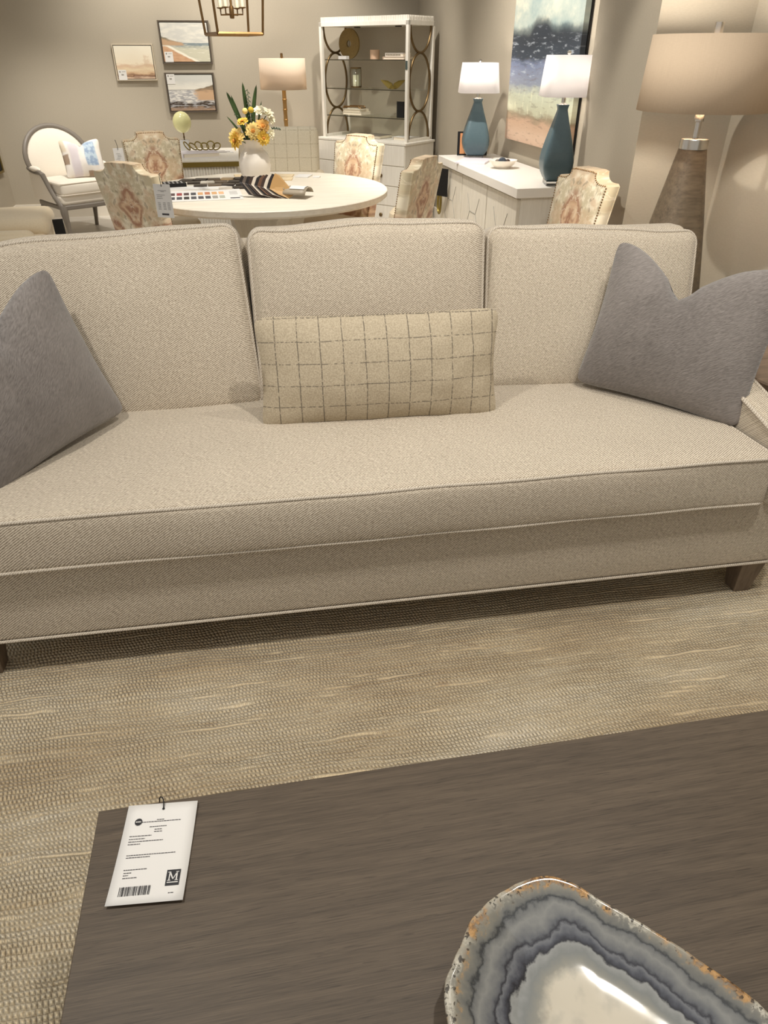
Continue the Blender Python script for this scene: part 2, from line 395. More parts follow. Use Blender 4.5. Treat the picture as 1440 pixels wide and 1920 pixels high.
# ------------------------------------------------------------------ mesh helpers
class MB:
    def __init__(s): s.bm = bmesh.new()
    def _xf(s, vs, M):
        if M is not None:
            for v in vs: v.co = M @ v.co
    def box(s, c, sz, M=None, taper=1., tc=None):
        x, y, z = [q/2 for q in sz]; vs = []
        for dz in (-1, 1):
            t = taper if dz < 0 else 1.
            for dx, dy in ((-1, -1), (1, -1), (1, 1), (-1, 1)):
                vs.append(s.bm.verts.new((c[0]+dx*x*t, c[1]+dy*y*t, c[2]+dz*z)))
        for f in ((3, 2, 1, 0), (4, 5, 6, 7), (0, 1, 5, 4), (1, 2, 6, 5), (2, 3, 7, 6), (3, 0, 4, 7)):
            s.bm.faces.new([vs[i] for i in f])
        s._xf(vs, M); return s
    def rings(s, rs, closed=False, caps=True):
        n = len(rs[0]); V = [[s.bm.verts.new(p) for p in r] for r in rs]
        m = len(V)
        for i in range(m if closed else m-1):
            A, B = V[i], V[(i+1) % m]
            for j in range(n): s.bm.faces.new((A[j], A[(j+1) % n], B[(j+1) % n], B[j]))
        if caps and not closed:
            s.bm.faces.new(list(reversed(V[0]))); s.bm.faces.new(V[-1])
        return V
    def lathe(s, prof, seg=24, c=(0, 0, 0), M=None, sx=1., sy=1., sq=None, caps=True):
        rs = []
        for r, z in prof:
            ring = []
            for k in range(seg):
                a = 2*pi*k/seg; ca, sa = cos(a), sin(a)
                if sq:
                    e = (abs(ca)**sq + abs(sa)**sq)**(-1/sq); ca *= e; sa *= e
                ring.append(Vector((c[0]+max(r, 1e-4)*ca*sx, c[1]+max(r, 1e-4)*sa*sy, c[2]+z)))
            rs.append([M @ p for p in ring] if M is not None else ring)
        s.rings(rs, caps=caps); return s
    def tube(s, pts, r, seg=8, closed=False, flat=1.):
        P = [Vector(p) for p in pts]; n = len(P)
        R = r if isinstance(r, (list, tuple)) else [r]*n
        tang = []
        for i in range(n):
            a = P[(i-1) % n] if (closed or i > 0) else P[i]
            b = P[(i+1) % n] if (closed or i < n-1) else P[i]
            tang.append((b-a).normalized())
        up = Vector((0, 0, 1))
        if abs(tang[0].dot(up)) > .9: up = Vector((0, 1, 0))
        u = tang[0].cross(up).normalized(); rs = []
        for i in range(n):
            t = tang[i]; u = (u - t*u.dot(t)); u = u.normalized() if u.length > 1e-6 else t.orthogonal().normalized()
            w = t.cross(u)
            rs.append([P[i] + u*(R[i]*cos(2*pi*k/seg)) + w*(R[i]*flat*sin(2*pi*k/seg)) for k in range(seg)])
        s.rings(rs, closed=closed); return s
    def sph(s, c, r, seg=16, rg=10, sc=(1, 1, 1), M=None):
        prof = [(r*sin(pi*i/rg), -r*cos(pi*i/rg)) for i in range(rg+1)]
        rs = [[Vector((c[0]+max(q, 1e-4)*cos(2*pi*k/seg)*sc[0], c[1]+max(q, 1e-4)*sin(2*pi*k/seg)*sc[1], c[2]+z*sc[2])) for k in range(seg)] for q, z in prof]
        if M is not None: rs = [[M @ p for p in q] for q in rs]
        s.rings(rs); return s
    def prism(s, out, f0, f1):
        """outline (2-D list) swept between the two mapping functions"""
        s.rings([[Vector(f0(*p)) for p in out], [Vector(f1(*p)) for p in out]]); return s
    def grid(s, nu, nv, fn, closeu=False):
        V = [[s.bm.verts.new(fn(i/nu, j/nv)) for j in range(nv+1)] for i in range(nu + (0 if closeu else 1))]
        m = len(V)
        for i in range(nu):
            for j in range(nv):
                s.bm.faces.new((V[i][j], V[(i+1) % m][j], V[(i+1) % m][j+1], V[i][j+1]))
        return s
    def build(s, name, m, parent=None, smooth=True, bev=0., seg=2, sub=0, angle=35):
        bmesh.ops.recalc_face_normals(s.bm, faces=s.bm.faces)
        me = bpy.data.meshes.new(name); s.bm.to_mesh(me); s.bm.free()
        ms = m if isinstance(m, (list, tuple)) else [m]
        for k in ms: me.materials.append(MATS[k])
        o = bpy.data.objects.new(name, me); COL.objects.link(o)
        if parent: o.parent = parent
        if smooth:
            for p in me.polygons: p.use_smooth = True
        if bev:
            b = o.modifiers.new('bevel', 'BEVEL'); b.width = bev; b.segments = seg; b.limit_method = 'ANGLE'; b.angle_limit = radians(40)
        if sub:
            q = o.modifiers.new('subdivision', 'SUBSURF'); q.levels = sub; q.render_levels = sub
        if smooth and not sub: o.data.set_sharp_from_angle(angle=radians(angle))
        return o
def tag(o, label, cat, group=None):
    o['label'] = label; o['category'] = cat
    if group: o['group'] = group
    return o
def thing(name, label, cat, loc=(0, 0, 0), rz=0., group=None):
    o = bpy.data.objects.new(name, None); COL.objects.link(o); o.empty_display_size = .1
    o.location = loc; o.rotation_euler = (0, 0, rz)
    return tag(o, label, cat, group)
def struct(o): o['kind'] = 'structure'; return o
def lab(o, l): o['label'] = l; return o
def place(o, loc, rz=0.):
    o.location = loc; o.rotation_euler = (0, 0, rz); return o
def copytree(o, parent=None):
    c = o.copy(); COL.objects.link(c)
    if parent: c.parent = parent
    for ch in [q for q in list(o.children)]: copytree(ch, c)
    return c
def RX(a): return Matrix.Rotation(radians(a), 4, 'X')
def RY(a): return Matrix.Rotation(radians(a), 4, 'Y')
def RZ(a): return Matrix.Rotation(radians(a), 4, 'Z')
def T(*v): return Matrix.Translation(v if len(v) == 3 else v[0])

def lines(L, r, n=22):
    """parameters along an edge of length L, denser inside the rounded ends"""
    e = [-L/2 + r*q for q in (0, .15, .4, .7, 1.)]
    mid = [-L/2 + r + (L-2*r)*i/n for i in range(1, n)]
    return e + mid + [-q for q in reversed(e)]
def soft_box(mb, L, W, H, r, crown=(0, 0, 0), wave=0., seed=0., n=20, M=None):
    """upholstered block centred on the origin; crown = bulge of the x, y and z faces"""
    xs, ys, zs = lines(L, r, n), lines(W, r, max(6, int(n*W/L))), lines(H, r, max(4, int(n*H/L)))
    cache = {}
    def V(x, y, z):
        k = (round(x, 5), round(y, 5), round(z, 5))
        if k in cache: return cache[k]
        q = Vector((max(-L/2+r, min(L/2-r, x)), max(-W/2+r, min(W/2-r, y)), max(-H/2+r, min(H/2-r, z))))
        d = Vector((x, y, z)) - q
        p = q + d.normalized()*r if d.length > 1e-9 else Vector((x, y, z))
        u, v, w = 2*x/L, 2*y/W, 2*z/H
        fx = (1-abs(v)**2.5)*(1-abs(w)**2.5); fy = (1-abs(u)**2.5)*(1-abs(w)**2.5); fz = (1-abs(u)**2.5)*(1-abs(v)**2.5)
        p = p + Vector((u*crown[0]*fx, v*crown[1]*fy, w*crown[2]*fz))
        if wave:
            p.z += wave*noise.noise(Vector((x*4+seed, y*2, 3.1)))*(.4+.6*abs(w))
            p.y += wave*.6*noise.noise(Vector((x*3+seed, z*4, 7.7)))
        if M is not None: p = M @ p
        cache[k] = mb.bm.verts.new(p); return cache[k]
    def face(As, Bs, f):
        for i in range(len(As)-1):
            for j in range(len(Bs)-1):
                vs = [f(As[i], Bs[j]), f(As[i+1], Bs[j]), f(As[i+1], Bs[j+1]), f(As[i], Bs[j+1])]
                if len(set(vs)) == 4: mb.bm.faces.new(vs)
    for sgn in (-1, 1):
        face(xs, ys, lambda a, b: V(a, b, sgn*H/2)); face(xs, zs, lambda a, b: V(a, sgn*W/2, b)); face(ys, zs, lambda a, b: V(sgn*L/2, a, b))
    return mb
def rrect(L, H, r, n=6, m=10):
    pts = []
    for cx, cy, a0 in ((L/2-r, H/2-r, 0), (-L/2+r, H/2-r, 90), (-L/2+r, -H/2+r, 180), (L/2-r, -H/2+r, 270)):
        for k in range(n+1):
            a = radians(a0+90*k/n); pts.append((cx+r*cos(a), cy+r*sin(a)))
    out = []
    for i, p in enumerate(pts):
        q = pts[(i+1) % len(pts)]; out.append(p)
        d = hypot(q[0]-p[0], q[1]-p[1])
        if d > .05:
            for k in range(1, m): out.append((p[0]+(q[0]-p[0])*k/m, p[1]+(q[1]-p[1])*k/m))
    return out
def knife_pillow(mb, W, H, D, pinch=.04, karate=0., n=26, ears=.0, wr=.004, seed=0., kx=0.):
    """throw pillow in the x-z plane, bottom edge at z = 0; karate = depth of the chopped dip in the top edge"""
    def outline(u, v):
        x = u*W/2*(1-pinch*(1-abs(v)**2)*1.0) ; z = v*H/2*(1-pinch*(1-abs(u)**2))
        if karate and v > -.2:
            k = (v+.2)/1.2
            z -= karate*k**2.2*(.72*math.exp(-((u-kx)/.42)**2) + .38*k*math.exp(-((u-kx)/.12)**2)) - karate*.10*k*abs(u)
        cr = 1-.06*(abs(u)*abs(v))**10
        return x*cr, z*cr
    for sgn in (-1, 1):
        def f(a, b, sgn=sgn):
            u, v = 2*a-1, 2*b-1
            u = math.copysign(1-(1-abs(u))**1.3, u); v = math.copysign(1-(1-abs(v))**1.3, v)
            x, z = outline(u, v)
            t = ((1-abs(u)**2.2)**.62)*((1-abs(v)**2.2)**.62)
            y = sgn*D/2*t
            if karate and v > -.3:
                y -= sgn*D*.22*max(0, (v+.3)/1.3)**1.2*math.exp(-((u-kx-.10*(1-v))/.13)**2)*(1 if t > .02 else 0)
            e = wr*noise.noise(Vector((x*14+seed, z*14, sgn*2.)))*min(1, t*3)
            return (x, y+e*sgn, z+H/2)
        mb.grid(n, n, f)
    bmesh.ops.remove_doubles(mb.bm, verts=mb.bm.verts, dist=.0006)
    return mb

FZ = -.008      # shop floor; the rug's top is z = 0
# ================================================================== SETTING
def plane_box(name, x0, x1, y0, y1, z0, z1, m):
    return struct(MB().box(((x0+x1)/2, (y0+y1)/2, (z0+z1)/2), (x1-x0, y1-y0, z1-z0)).build(name, m, smooth=False))
plane_box('floor', -4.2, 4.6, -1.6, 8.95, FZ-.1, FZ, 'floor_tile')
plane_box('wall_back', -2.56, 2.12, 8.80, 8.95, FZ, 3.1, 'wall_paint')
WR = T(2.11, 4.36, 0) @ RZ(2.47)
struct(MB().box((.06, 2.26, (FZ+3.1)/2), (.12, 4.52, 3.1-FZ), M=WR).build('wall_right', 'wall_paint', smooth=False))
plane_box('wall_alcove', 1.95, 2.56, 3.68, 4.36, FZ, 3.1, 'wall_paint')
plane_box('wall_side', 2.44, 2.56, -.6, 3.68, FZ, 3.1, 'wall_paint')
plane_box('wall_left', -2.71, -2.56, 7.3, 8.95, FZ, 3.1, 'wall_paint')
plane_box('baseboard_back', -2.56, 1.90, 8.782, 8.80, FZ, .13, 'baseboard_paint')
struct(MB().box((-.009, 2.2, .065), (.018, 4.40, .13), M=WR).build('baseboard_right', 'baseboard_paint', smooth=False))
plane_box('baseboard_alcove', 1.95, 2.44, 3.662, 3.68, FZ, .13, 'baseboard_paint')
plane_box('baseboard_side', 2.422, 2.44, -.6, 3.66, FZ, .13, 'baseboard_paint')
plane_box('baseboard_left', -2.56, -2.542, 7.3, 8.78, FZ, .13, 'baseboard_paint')

rug = MB()
rug.box((.3, 1.15, FZ/2), (4.3, 3.5, -FZ))
tag(rug.build('area_rug', 'rug_wool', smooth=False, bev=.003), 'beige hand-knotted wool rug with streaky woven rows under sofa and coffee table', 'rug')

# ================================================================== SOFA
sofa = thing('sofa', 'long oatmeal twill sofa with three loose back cushions and tapered wooden legs', 'sofa', (.3125, 1.565, 0), radians(-.9))
HW = 1.2525
fr = MB()
soft_box(fr, 2*HW, .95, .256, .018, n=24, M=T(0, .485, .262))
rail = fr.build('base_rail', 'sofa_twill', sofa)
wl = MB()
wl.tube([(x, .485+y, .137) for x, y in rrect(2*HW-.004, .954, .02)], .0045, 8, closed=True)
wl.build('welt', 'sofa_welt', rail)
bk = MB(); soft_box(bk, 2*HW-.06, .12, .72, .03, n=20, M=T(-.01, .90, .64) @ RX(-4))
bk.build('back_frame', 'sofa_twill', sofa)
for sg in (-1, 1):
    a = MB()
    prof = [(-.005, .36), (-.005, .560), (.02, .584), (.10, .603), (.45, .668), (.80, .735), (.84, .735), (.84, .36)]
    x0, x1 = sg*(HW-.116), sg*(HW-.026)
    a.prism(prof, lambda p, q: (x0, p, q), lambda p, q: (x1, p, q))
    ar = a.build('arm', 'sofa_twill', sofa, bev=.022, seg=4)
    w = MB()
    for xx in (x0, x1): w.tube([(xx, p, q-.008) for p, q in prof[1:6]], .0065, 8)
    w.build('welt', 'sofa_welt', ar)
    for yy in (.055, .90):
        l = MB().box((sg*(HW-.06), yy, .07), (.088, .088, .14), taper=.62)
        l.build('leg', 'sofa_leg_wood', sofa, bev=.003, smooth=False)
SL, SW, SH = 2.25, .80, .165
Ms = T(0, .385, .444) @ RX(-3.2)
sc = MB(); soft_box(sc, SL, SW, SH, .022, (.0, .010, .022), wave=.006, n=40, M=Ms)
seat = sc.build('seat_cushion', 'sofa_twill', sofa)
w = MB()
for zz in (SH/2-.008, -SH/2+.008):
    lp = []
    for x, y in rrect(SL-.004, SW-.004, .03, m=30):
        u, v = 2*x/SL, 2*y/SW
        p = Vector((x, y, zz+(.006 if zz > 0 else 0)*0)); p.z += .006*noise.noise(Vector((x*4, y*2, 3.1)))
        lp.append(Ms @ p)
    w.tube(lp, .0050, 8, closed=True)
w.build('welt', 'sofa_welt', seat)
def back_cushion(x0, x1, h, y, z, lean, seed, yaw=0., tiltz=0.):
    L = x1-x0; W = .19
    M = T((x0+x1)/2, y, z) @ RZ(yaw) @ RX(-lean) @ T(0, W/2, h/2) @ RY(tiltz)
    c = MB(); soft_box(c, L, W, h, .045, (.004, .036, .014), wave=.016, seed=seed, n=24, M=M)
    o = c.build('back_cushion', 'sofa_twill', sofa)
    w = MB(); lp = []
    for x, q in rrect(L-.012, h-.012, .045, m=24):
        p = Vector((x, -W/2+.018, q))
        p.z += .016*noise.noise(Vector((x*4+seed, p.y*2, 3.1)))*(.4+.6*abs(2*q/h)); p.y += .0096*noise.noise(Vector((x*3+seed, q*4, 7.7)))
        lp.append(M @ p)
    w.tube(lp, .0048, 8, closed=True)
    w.build('welt', 'sofa_welt', o)
    return o
back_cushion(-1.225, -.362, .60, .655, .475, 15, 1.3, tiltz=-3.6)
back_cushion(-.354, .430, .600, .66, .475, 11, 5.6, tiltz=.3)
back_cushion(.440, 1.222, .570, .655, .475, 17, 8.2, tiltz=2.6)

# ---- throw pillows
pl = MB(); knife_pillow(pl, .57, .48, .18, pinch=.06, karate=.120, seed=3, kx=-.10)
p = pl.build('throw_pillow', 'grey_plush', smooth=True, angle=80)
p.matrix_world = T(1.262, 1.962, .530) @ RZ(-47) @ RX(-18) @ RY(2)
tag(p, 'grey plush throw pillow with a chopped top at right end of sofa', 'pillow', 'grey plush pillows on the sofa')
pl = MB(); knife_pillow(pl, .58, .47, .18, pinch=.075, karate=.10, seed=9)
p = pl.build('throw_pillow', 'grey_plush', smooth=True, angle=80)
p.matrix_world = T(-.628, 1.930, .530) @ RZ(53) @ RX(-18) @ RY(-5)
tag(p, 'grey plush throw pillow cut off by left edge of photo', 'pillow', 'grey plush pillows on the sofa')
pl = MB(); knife_pillow(pl, .775, .35, .15, pinch=.055, seed=5, wr=.008)
p = pl.build('lumbar_pillow', 'plaid_lumbar', smooth=True, angle=80)
p.matrix_world = T(.345, 2.00, .522) @ RZ(-2.5) @ RX(-13) @ RY(.0)
tag(p, 'long beige lumbar pillow with thin grey windowpane lines at middle of sofa', 'pillow')

# ================================================================== COFFEE TABLE, TAG, BOWL
ct = thing('coffee_table', 'dark greyish brown wooden coffee table in the foreground', 'table', (.34, .42, 0))
MB().box((0, 0, .405), (1.402, .735, .05)).build('tabletop', 'table_oak', ct, bev=.002, smooth=False)
MB().box((0, 0, .345), (1.26, .60, .07)).build('apron', 'table_oak', ct, bev=.002, smooth=False)
for sx in (-1, 1):
    for sy in (-1, 1):
        MB().box((sx*.60, sy*.27, .155), (.07, .07, .31)).build('leg', 'table_oak', ct, bev=.003, smooth=False)

card_M = T(-.258, .694, .4315) @ RZ(-5)
pt = thing('price_tag', 'white paper price tag with barcode lying on the coffee table corner', 'tag', (-.258, .694, .4315), radians(-5.))
def card_grid(a, b):
    x, y = (a-.5)*.117, (b-.5)*.170
    return (x, y, .0012 + .004*max(0, -y/.085)**2*0 + .0035*(abs(y)/.085)**2)
cg = MB(); cg.grid(6, 10, card_grid); cd = cg.build('card', 'paper_white', pt)
sm = cd.modifiers.new('thickness', 'SOLIDIFY'); sm.thickness = .0006
def zc(y): return .0022 + .0035*(abs(y)/.085)**2
ink = MB()
def dash(x, y, L, h=.0011):
    k = x
    while k < x+L-.0004:
        s = random.uniform(.0022, .0052); s = min(s, x+L-k)
        ink.box((k+s/2, y, zc(y)+.00025), (s, h, .0002)); k += s+.0007
for x, y, L in ((-.006, .0555, .012), (-.036, .0525, .070), (-.016, .0435, .028), (-.007, .0385, .012), (-.007, .0345, .013),
                (-.046, .0285, .036), (-.046, .0235, .026), (-.046, .0190, .056), (-.046, .0145, .020),
                (-.044, -.0045, .078), (-.044, -.0085, .038), (-.043, -.0290, .036), (-.042, -.0340, .012), (-.042, -.0380, .008), (-.042, -.0425, .022), (.034, -.0720, .008)):
    dash(x, y, L)
ink.build('printed_text', 'print_ink', cd, smooth=False)
bc = MB(); k = -.042
while k < .006:
    s = random.choice((.0006, .0009, .0014)); bc.box((k, -.0645, zc(.0645)+.0004), (s, .0145, .0002)); k += s+random.choice((.0006, .0009, .0013))
bc.build('barcode', 'logo_black', cd, smooth=False)
lg = MB(); lg.box((.0375, -.0475, zc(.0475)+.0004), (.0215, .0255, .0003)); o = lg.build('logo_panel', 'logo_black', cd, smooth=False)
mm = MB(); zz = zc(.0475)+.0007
def quad2(m, pts): m.rings([[Vector((.0375+x, -.0460+y, zz)) for x, y in pts], [Vector((.0375+x, -.0460+y, zz+.0002)) for x, y in pts]])
quad2(mm, [(-.0066, -.0055), (-.0052, -.0055), (-.0046, .0068), (-.0064, .0068)])
quad2(mm, [(.0046, -.0055), (.0066, -.0055), (.0066, .0068), (.0046, .0068)])
quad2(mm, [(-.0062, .0068), (-.0040, .0068), (.0008, -.0040), (-.0006, -.0044)])
quad2(mm, [(.0062, .0068), (.0048, .0068), (-.0004, -.0044), (.0010, -.0040)])
quad2(mm, [(-.0084, .0068), (-.0040, .0068), (-.0040, .0078), (-.0084, .0078)])
quad2(mm, [(.0040, .0068), (.0084, .0068), (.0084, .0078), (.0040, .0078)])
for x in (-.0059, .0056): quad2(mm, [(x-.0026, -.0064), (x+.0026, -.0064), (x+.0026, -.0055), (x-.0026, -.0055)])
quad2(mm, [(-.0085, -.0098), (.0085, -.0098), (.0085, -.0084), (-.0085, -.0084)])
mm.build('letter_m', 'paper_white', o, smooth=False)
rd = MB(); rd.lathe([(.0062, 0), (.0062, .0003)], 24, (-.036, .0535, zc(.0535)+.0003)); o = rd.build('round_mark', 'logo_black', cd, smooth=False)
dm = MB()
for i in range(4): dm.box((-.0395+i*.0023, .0535, zc(.0535)+.0007), (.0014, .0022, .0002))
dm.build('mark_lettering', 'paper_white', o, smooth=False)
hl = MB(); hl.lathe([(.0022, 0), (.0022, .0004)], 14, (.002, .0745, zc(.0745)+.0003)); hl.build('hole', 'black_card', cd, smooth=False)
st = MB(); st.tube([(.002, .0745, .0048), (.0022, .080, .009), (.0012, .086, .0135), (-.002, .0905, .0145), (-.006, .0945, .010), (-.010, .0975, .001), (-.012, .0995, -.012), (-.012, .1005, -.06)], .0011, 6)
st.build('cord', 'black_cord', pt)

# agate bowl
ob = [(.147, .376), (.160, .415), (.188, .448), (.215, .480), (.263, .508), (.330, .520), (.372, .504), (.404, .472), (.455, .426), (.505, .372), (.552, .312), (.574, .250), (.560, .190), (.505, .150), (.420, .140), (.330, .155), (.245, .190), (.180, .245), (.150, .310)]
cx_, cy_ = .362, .325
def closed_spline(P, n):
    out = []
    m = len(P)
    for i in range(m):
        p0, p1, p2, p3 = [Vector((*P[(i+k-1) % m], 0)) for k in range(4)]
        for j in range(n):
            t = j/n
            out.append(.5*((2*p1)+(-p0+p2)*t+(2*p0-5*p1+4*p2-p3)*t*t+(-p0+3*p1-3*p2+p3)*t**3))
    return out
OUT = closed_spline(ob, 5); CT = Vector((cx_, cy_, 0))
prof = [(.02, .008), (.15, .0082), (.30, .0088), (.42, .0098), (.52, .0125), (.60, .0175), (.66, .0225), (.72, .0285), (.78, .035), (.84, .042), (.89, .048), (.93, .0525), (.965, .0555), (.99, .0552), (1.0, .051), (.99, .043), (.95, .033), (.88, .021), (.78, .010), (.66, .002), (.55, .0), (.02, .0)]
ag = MB(); lay = None; rs = []
for k, (f, z) in enumerate(prof):
    ring = []
    for i, q in enumerate(OUT):
        d = (q-CT); wv = 1+.012*noise.noise(Vector((q.x*40, q.y*40, f*3)))*(f > .4)
        zz = z + .004*(noise.noise(Vector((q.x*9, q.y*9, 1)))+.0)*(f > .6 and k < 16)
        ring.append(Vector((d.x*f*wv, d.y*f*wv, zz)))
    rs.append(ring)
fl = ag.bm.verts.layers.float.new('ring')
V = ag.rings(rs)
for k, r in enumerate(V):
    for v in r: v[fl] = prof[k][0] if k < 15 else 1.0
o = ag.build('agate_bowl', 'agate_stone', angle=80)
o.location = (cx_, cy_, .4302)
tag(o, 'polished agate stone dish with grey bands and rusty rim on coffee table', 'bowl')

# ================================================================== ROUND TABLE AND ITS CHAIRS
rt = thing('dining_table', 'round whitewashed dining table on a flared pedestal behind the sofa', 'table', (.10, 5.15, FZ))
t = MB(); t.lathe([(.72, .712), (.800, .722), (.818, .735), (.818, .764), (.812, .768), (.0, .768)], 96)
t.build('tabletop', 'white_oak', rt, angle=30)
t = MB(); t.lathe([(.16, .02), (.15, .25), (.17, .55), (.26, .712)], 4, M=RZ(20))
t.build('pedestal', 'white_oak_upright', rt, smooth=False)
for k in range(4):
    f = MB(); prof2 = [(.10, .0), (.31, .0), (.31, .05), (.24, .16), (.20, .38), (.26, .60), (.40, .712), (.10, .712)]
    M = RZ(20+90*k)
    f.prism(prof2, lambda p, q: M @ Vector((p, -.045, q)), lambda p, q: M @ Vector((p, .045, q)))
    f.build('fin', 'white_oak_upright', rt, smooth=False, bev=.004)
t = MB(); t.lathe([(.33, .0), (.33, .03), (.31, .04), (.0, .04)], 48); t.build('base_plate', 'white_oak', rt, angle=30)

def camel(W, n=7):
    """half-width outline of the shaped back: straight sides, scooped shoulders, flat raised crest"""
    w0, w1 = W*.43, W*.5; zs = .972
    pts = [(w0, .40), (w1, zs-.005), (w1-.012, zs+.004), (w1-.045, zs+.004)]
    for k in range(1, n+1):
        a = radians(90*k/n); pts.append((w1-.045-.068*sin(a), zs+.004+.048*(1-cos(a))))
    pts.append((w1-.128, 1.0255)); pts.append((w1-.14, 1.028))
    return pts
def dining_chair(W=.43):
    t = thing('dining_chair', '', 'chair')
    half = camel(W); out = half + [(-x, z) for x, z in reversed(half)]
    rec = lambda z: -.225-(z-.40)*.19           # the back leans away from the table (front = +y)
    b = MB()
    def f(dy): return lambda x, z: (x, rec(z)+dy, z)
    cx, cz = 0, .70
    ins = lambda k: [(x*(1-k), cz+(z-cz)*(1-k*.8)) for x, z in out]
    b.rings([[Vector(f(-.04)(*p)) for p in ins(.30)], [Vector(f(-.040)(*p)) for p in ins(.03)], [Vector(f(-.034)(*p)) for p in ins(.0)], [Vector(f(.030)(*p)) for p in ins(.0)], [Vector(f(.040)(*p)) for p in ins(.03)], [Vector(f(.055)(*p)) for p in ins(.30)]])
    b.build('backrest', 'paisley_velvet', t, angle=50)
    for dy, nm, r in ((.034, 'nailhead_trim', .0045),):
        e = MB(); P = [p for p in ins(.035)]; acc = 0
        for i in range(len(P)-1):
            a, c = Vector(P[i]), Vector(P[i+1]); L = (c-a).length; n = max(1, int(L/.0125))
            for k in range(n):
                q = a+(c-a)*(k/n); e.sph(f(dy+.006)(q.x, q.y), r, 6, 4)
        e.build(nm, 'antique_brass', t)
    w = MB(); w.tube([f(-.036)(*p) for p in ins(.012)], .004, 6); w.build('welt', 'paisley_velvet', t)
    s = MB(); soft_box(s, W*.96, .50, .12, .03, (0, 0, .016), n=10, M=T(0, .02, .42)); s.build('seat', 'cream_fabric', t)
    for sx in (-1, 1):
        MB().box((sx*W*.42, .24, .18), (.045, .045, .36), taper=.65).build('leg', 'white_oak_upright', t, bev=.003, smooth=False)
        l = MB(); l.rings([[Vector((sx*W*.40+dx*.022, y+dy*.022, z)) for dx, dy in ((-1, -1), (1, -1), (1, 1), (-1, 1))] for y, z in ((-.30, 0), (-.235, .22), (-.22, .40))])
        l.build('leg', 'white_oak_upright', t, bev=.003, smooth=False)
    return t
CH = [(-.47, 4.71, 'patterned velvet dining chair seen from behind at left front of round table'),
      (-.654, 5.975, 'patterned velvet dining chair facing the camera at far left of round table'),
      (.578, 5.556, 'patterned velvet dining chair in front of the white drawers'),
      (.74, 4.60, 'patterned velvet dining chair seen edge-on between round table and sideboard'),
      (1.43, 3.69, 'patterned velvet dining chair in front of the wall beside the sideboard')]
FACE = [(.61, .79), (.22, -.97), (-.76, -.65), (-.80, .60), (-.97, -.22)]
first = dining_chair()
for i, ((x, y, l), (fx, fy)) in enumerate(zip(CH, FACE)):
    c = first if i == 0 else copytree(first)
    place(c, (x, y, FZ), atan2(fy, fx)-pi/2)
    tag(c, l, 'chair', 'patterned dining chairs')
# paper tags hanging on two of the chairs
def hang_tag(M, w, h, label, lines_, dark=True):
    t = thing('paper_tag', label, 'tag', M.to_translation(), 0); R = M.to_3x3().to_4x4()
    c = MB(); c.box((0, 0, -h/2), (w, .0015, h), M=R); c.build('card', 'paper_white', t, smooth=False)
    k = MB()
    for (x, z, L, hh) in lines_: k.box((x*w, -.0012, z*h), (L*w, .0008, hh*h), M=R)
    k.build('printed_text', 'print_ink', t, smooth=False)
    s = MB(); s.tube([R @ Vector(p) for p in ((0, -.002, -.012), (.0, -.004, .012), (-.003, 0, .034), (-.006, .010, .048), (-.008, .03, .050))], .0016, 6)
    s.build('cord', 'black_cord', t)
hang_tag(T(-.463, 4.145, .945) @ RZ(-24) @ RY(0), .098, .165, 'white paper tag with barcode hanging on the dining chair seen from behind',
         [(0, -.19, .5, .007), (0, -.22, .2, .007), (-.12, -.32, .5, .007), (-.2, -.37, .3, .007), (-.2, -.42, .35, .007)] + [(x, -.55-.04*j, .16, .007) for x in (-.28, .02, .28) for j in range(6)] + [(0, -.90, .42, .055)])
hang_tag(T(-.925, 5.92, .945) @ RZ(12), .07, .15, 'white paper tag hanging at left edge of the far left dining chair',
         [(-.05+.1*math.sin(j), -.25-.06*j, .4, .008) for j in range(9)])

# host chair in plaid
hc = thing('host_chair', 'plaid upholstered armchair behind the round table and flower vase', 'chair', (.33, 6.62, FZ), radians(172))
b = MB(); soft_box(b, .52, .11, .64, .05, (0, .012, 0), n=14, M=T(0, -.27, .68) @ RX(8)); b.build('backrest', 'plaid_chair', hc)
b = MB(); soft_box(b, .54, .52, .14, .04, (0, 0, .015), n=10, M=T(0, .0, .42)); b.build('seat', 'cream_fabric', hc)
for sx in (-1, 1):
    b = MB(); soft_box(b, .08, .46, .26, .038, n=8, M=T(sx*.265, -.02, .54)); b.build('arm', 'cream_fabric', hc)
    for sy in (-1, 1): MB().box((sx*.23, sy*.21, .175), (.045, .045, .35), taper=.7).build('leg', 'white_oak_upright', hc, bev=.003, smooth=False)

# ------------------------------------------------------------------ things on the round table
TZ = FZ+.768
v = MB()
vp = [(.045, .0), (.062, .004), (.078, .03), (.096, .08), (.1055, .13), (.104, .165), (.092, .20), (.070, .222), (.061, .232), (.0605, .245), (.064, .262), (.072, .285), (.0725, .289), (.069, .289), (.060, .262), (.056, .245), (.056, .232), (.05, .20), (.0, .19)]
v.lathe(vp, 48)
o = v.build('flower_vase', 'white_porcelain', angle=60); o.location = (.045, 5.25, TZ)
tag(o, 'white ceramic vase with flared neck holding flowers on the round table', 'vase')
VX, VY, VZ = .045, 5.25, TZ+.23
def stem_pts(dst, n=7, bow=.02):
    a = Vector((VX+.25*(dst[0]-VX)*.35, VY+(dst[1]-VY)*.1, VZ)); b = Vector(dst); P = []
    for i in range(n+1):
        t = i/n; p = a.lerp(b, t); p.z += bow*sin(pi*t); P.append(p)
    return P
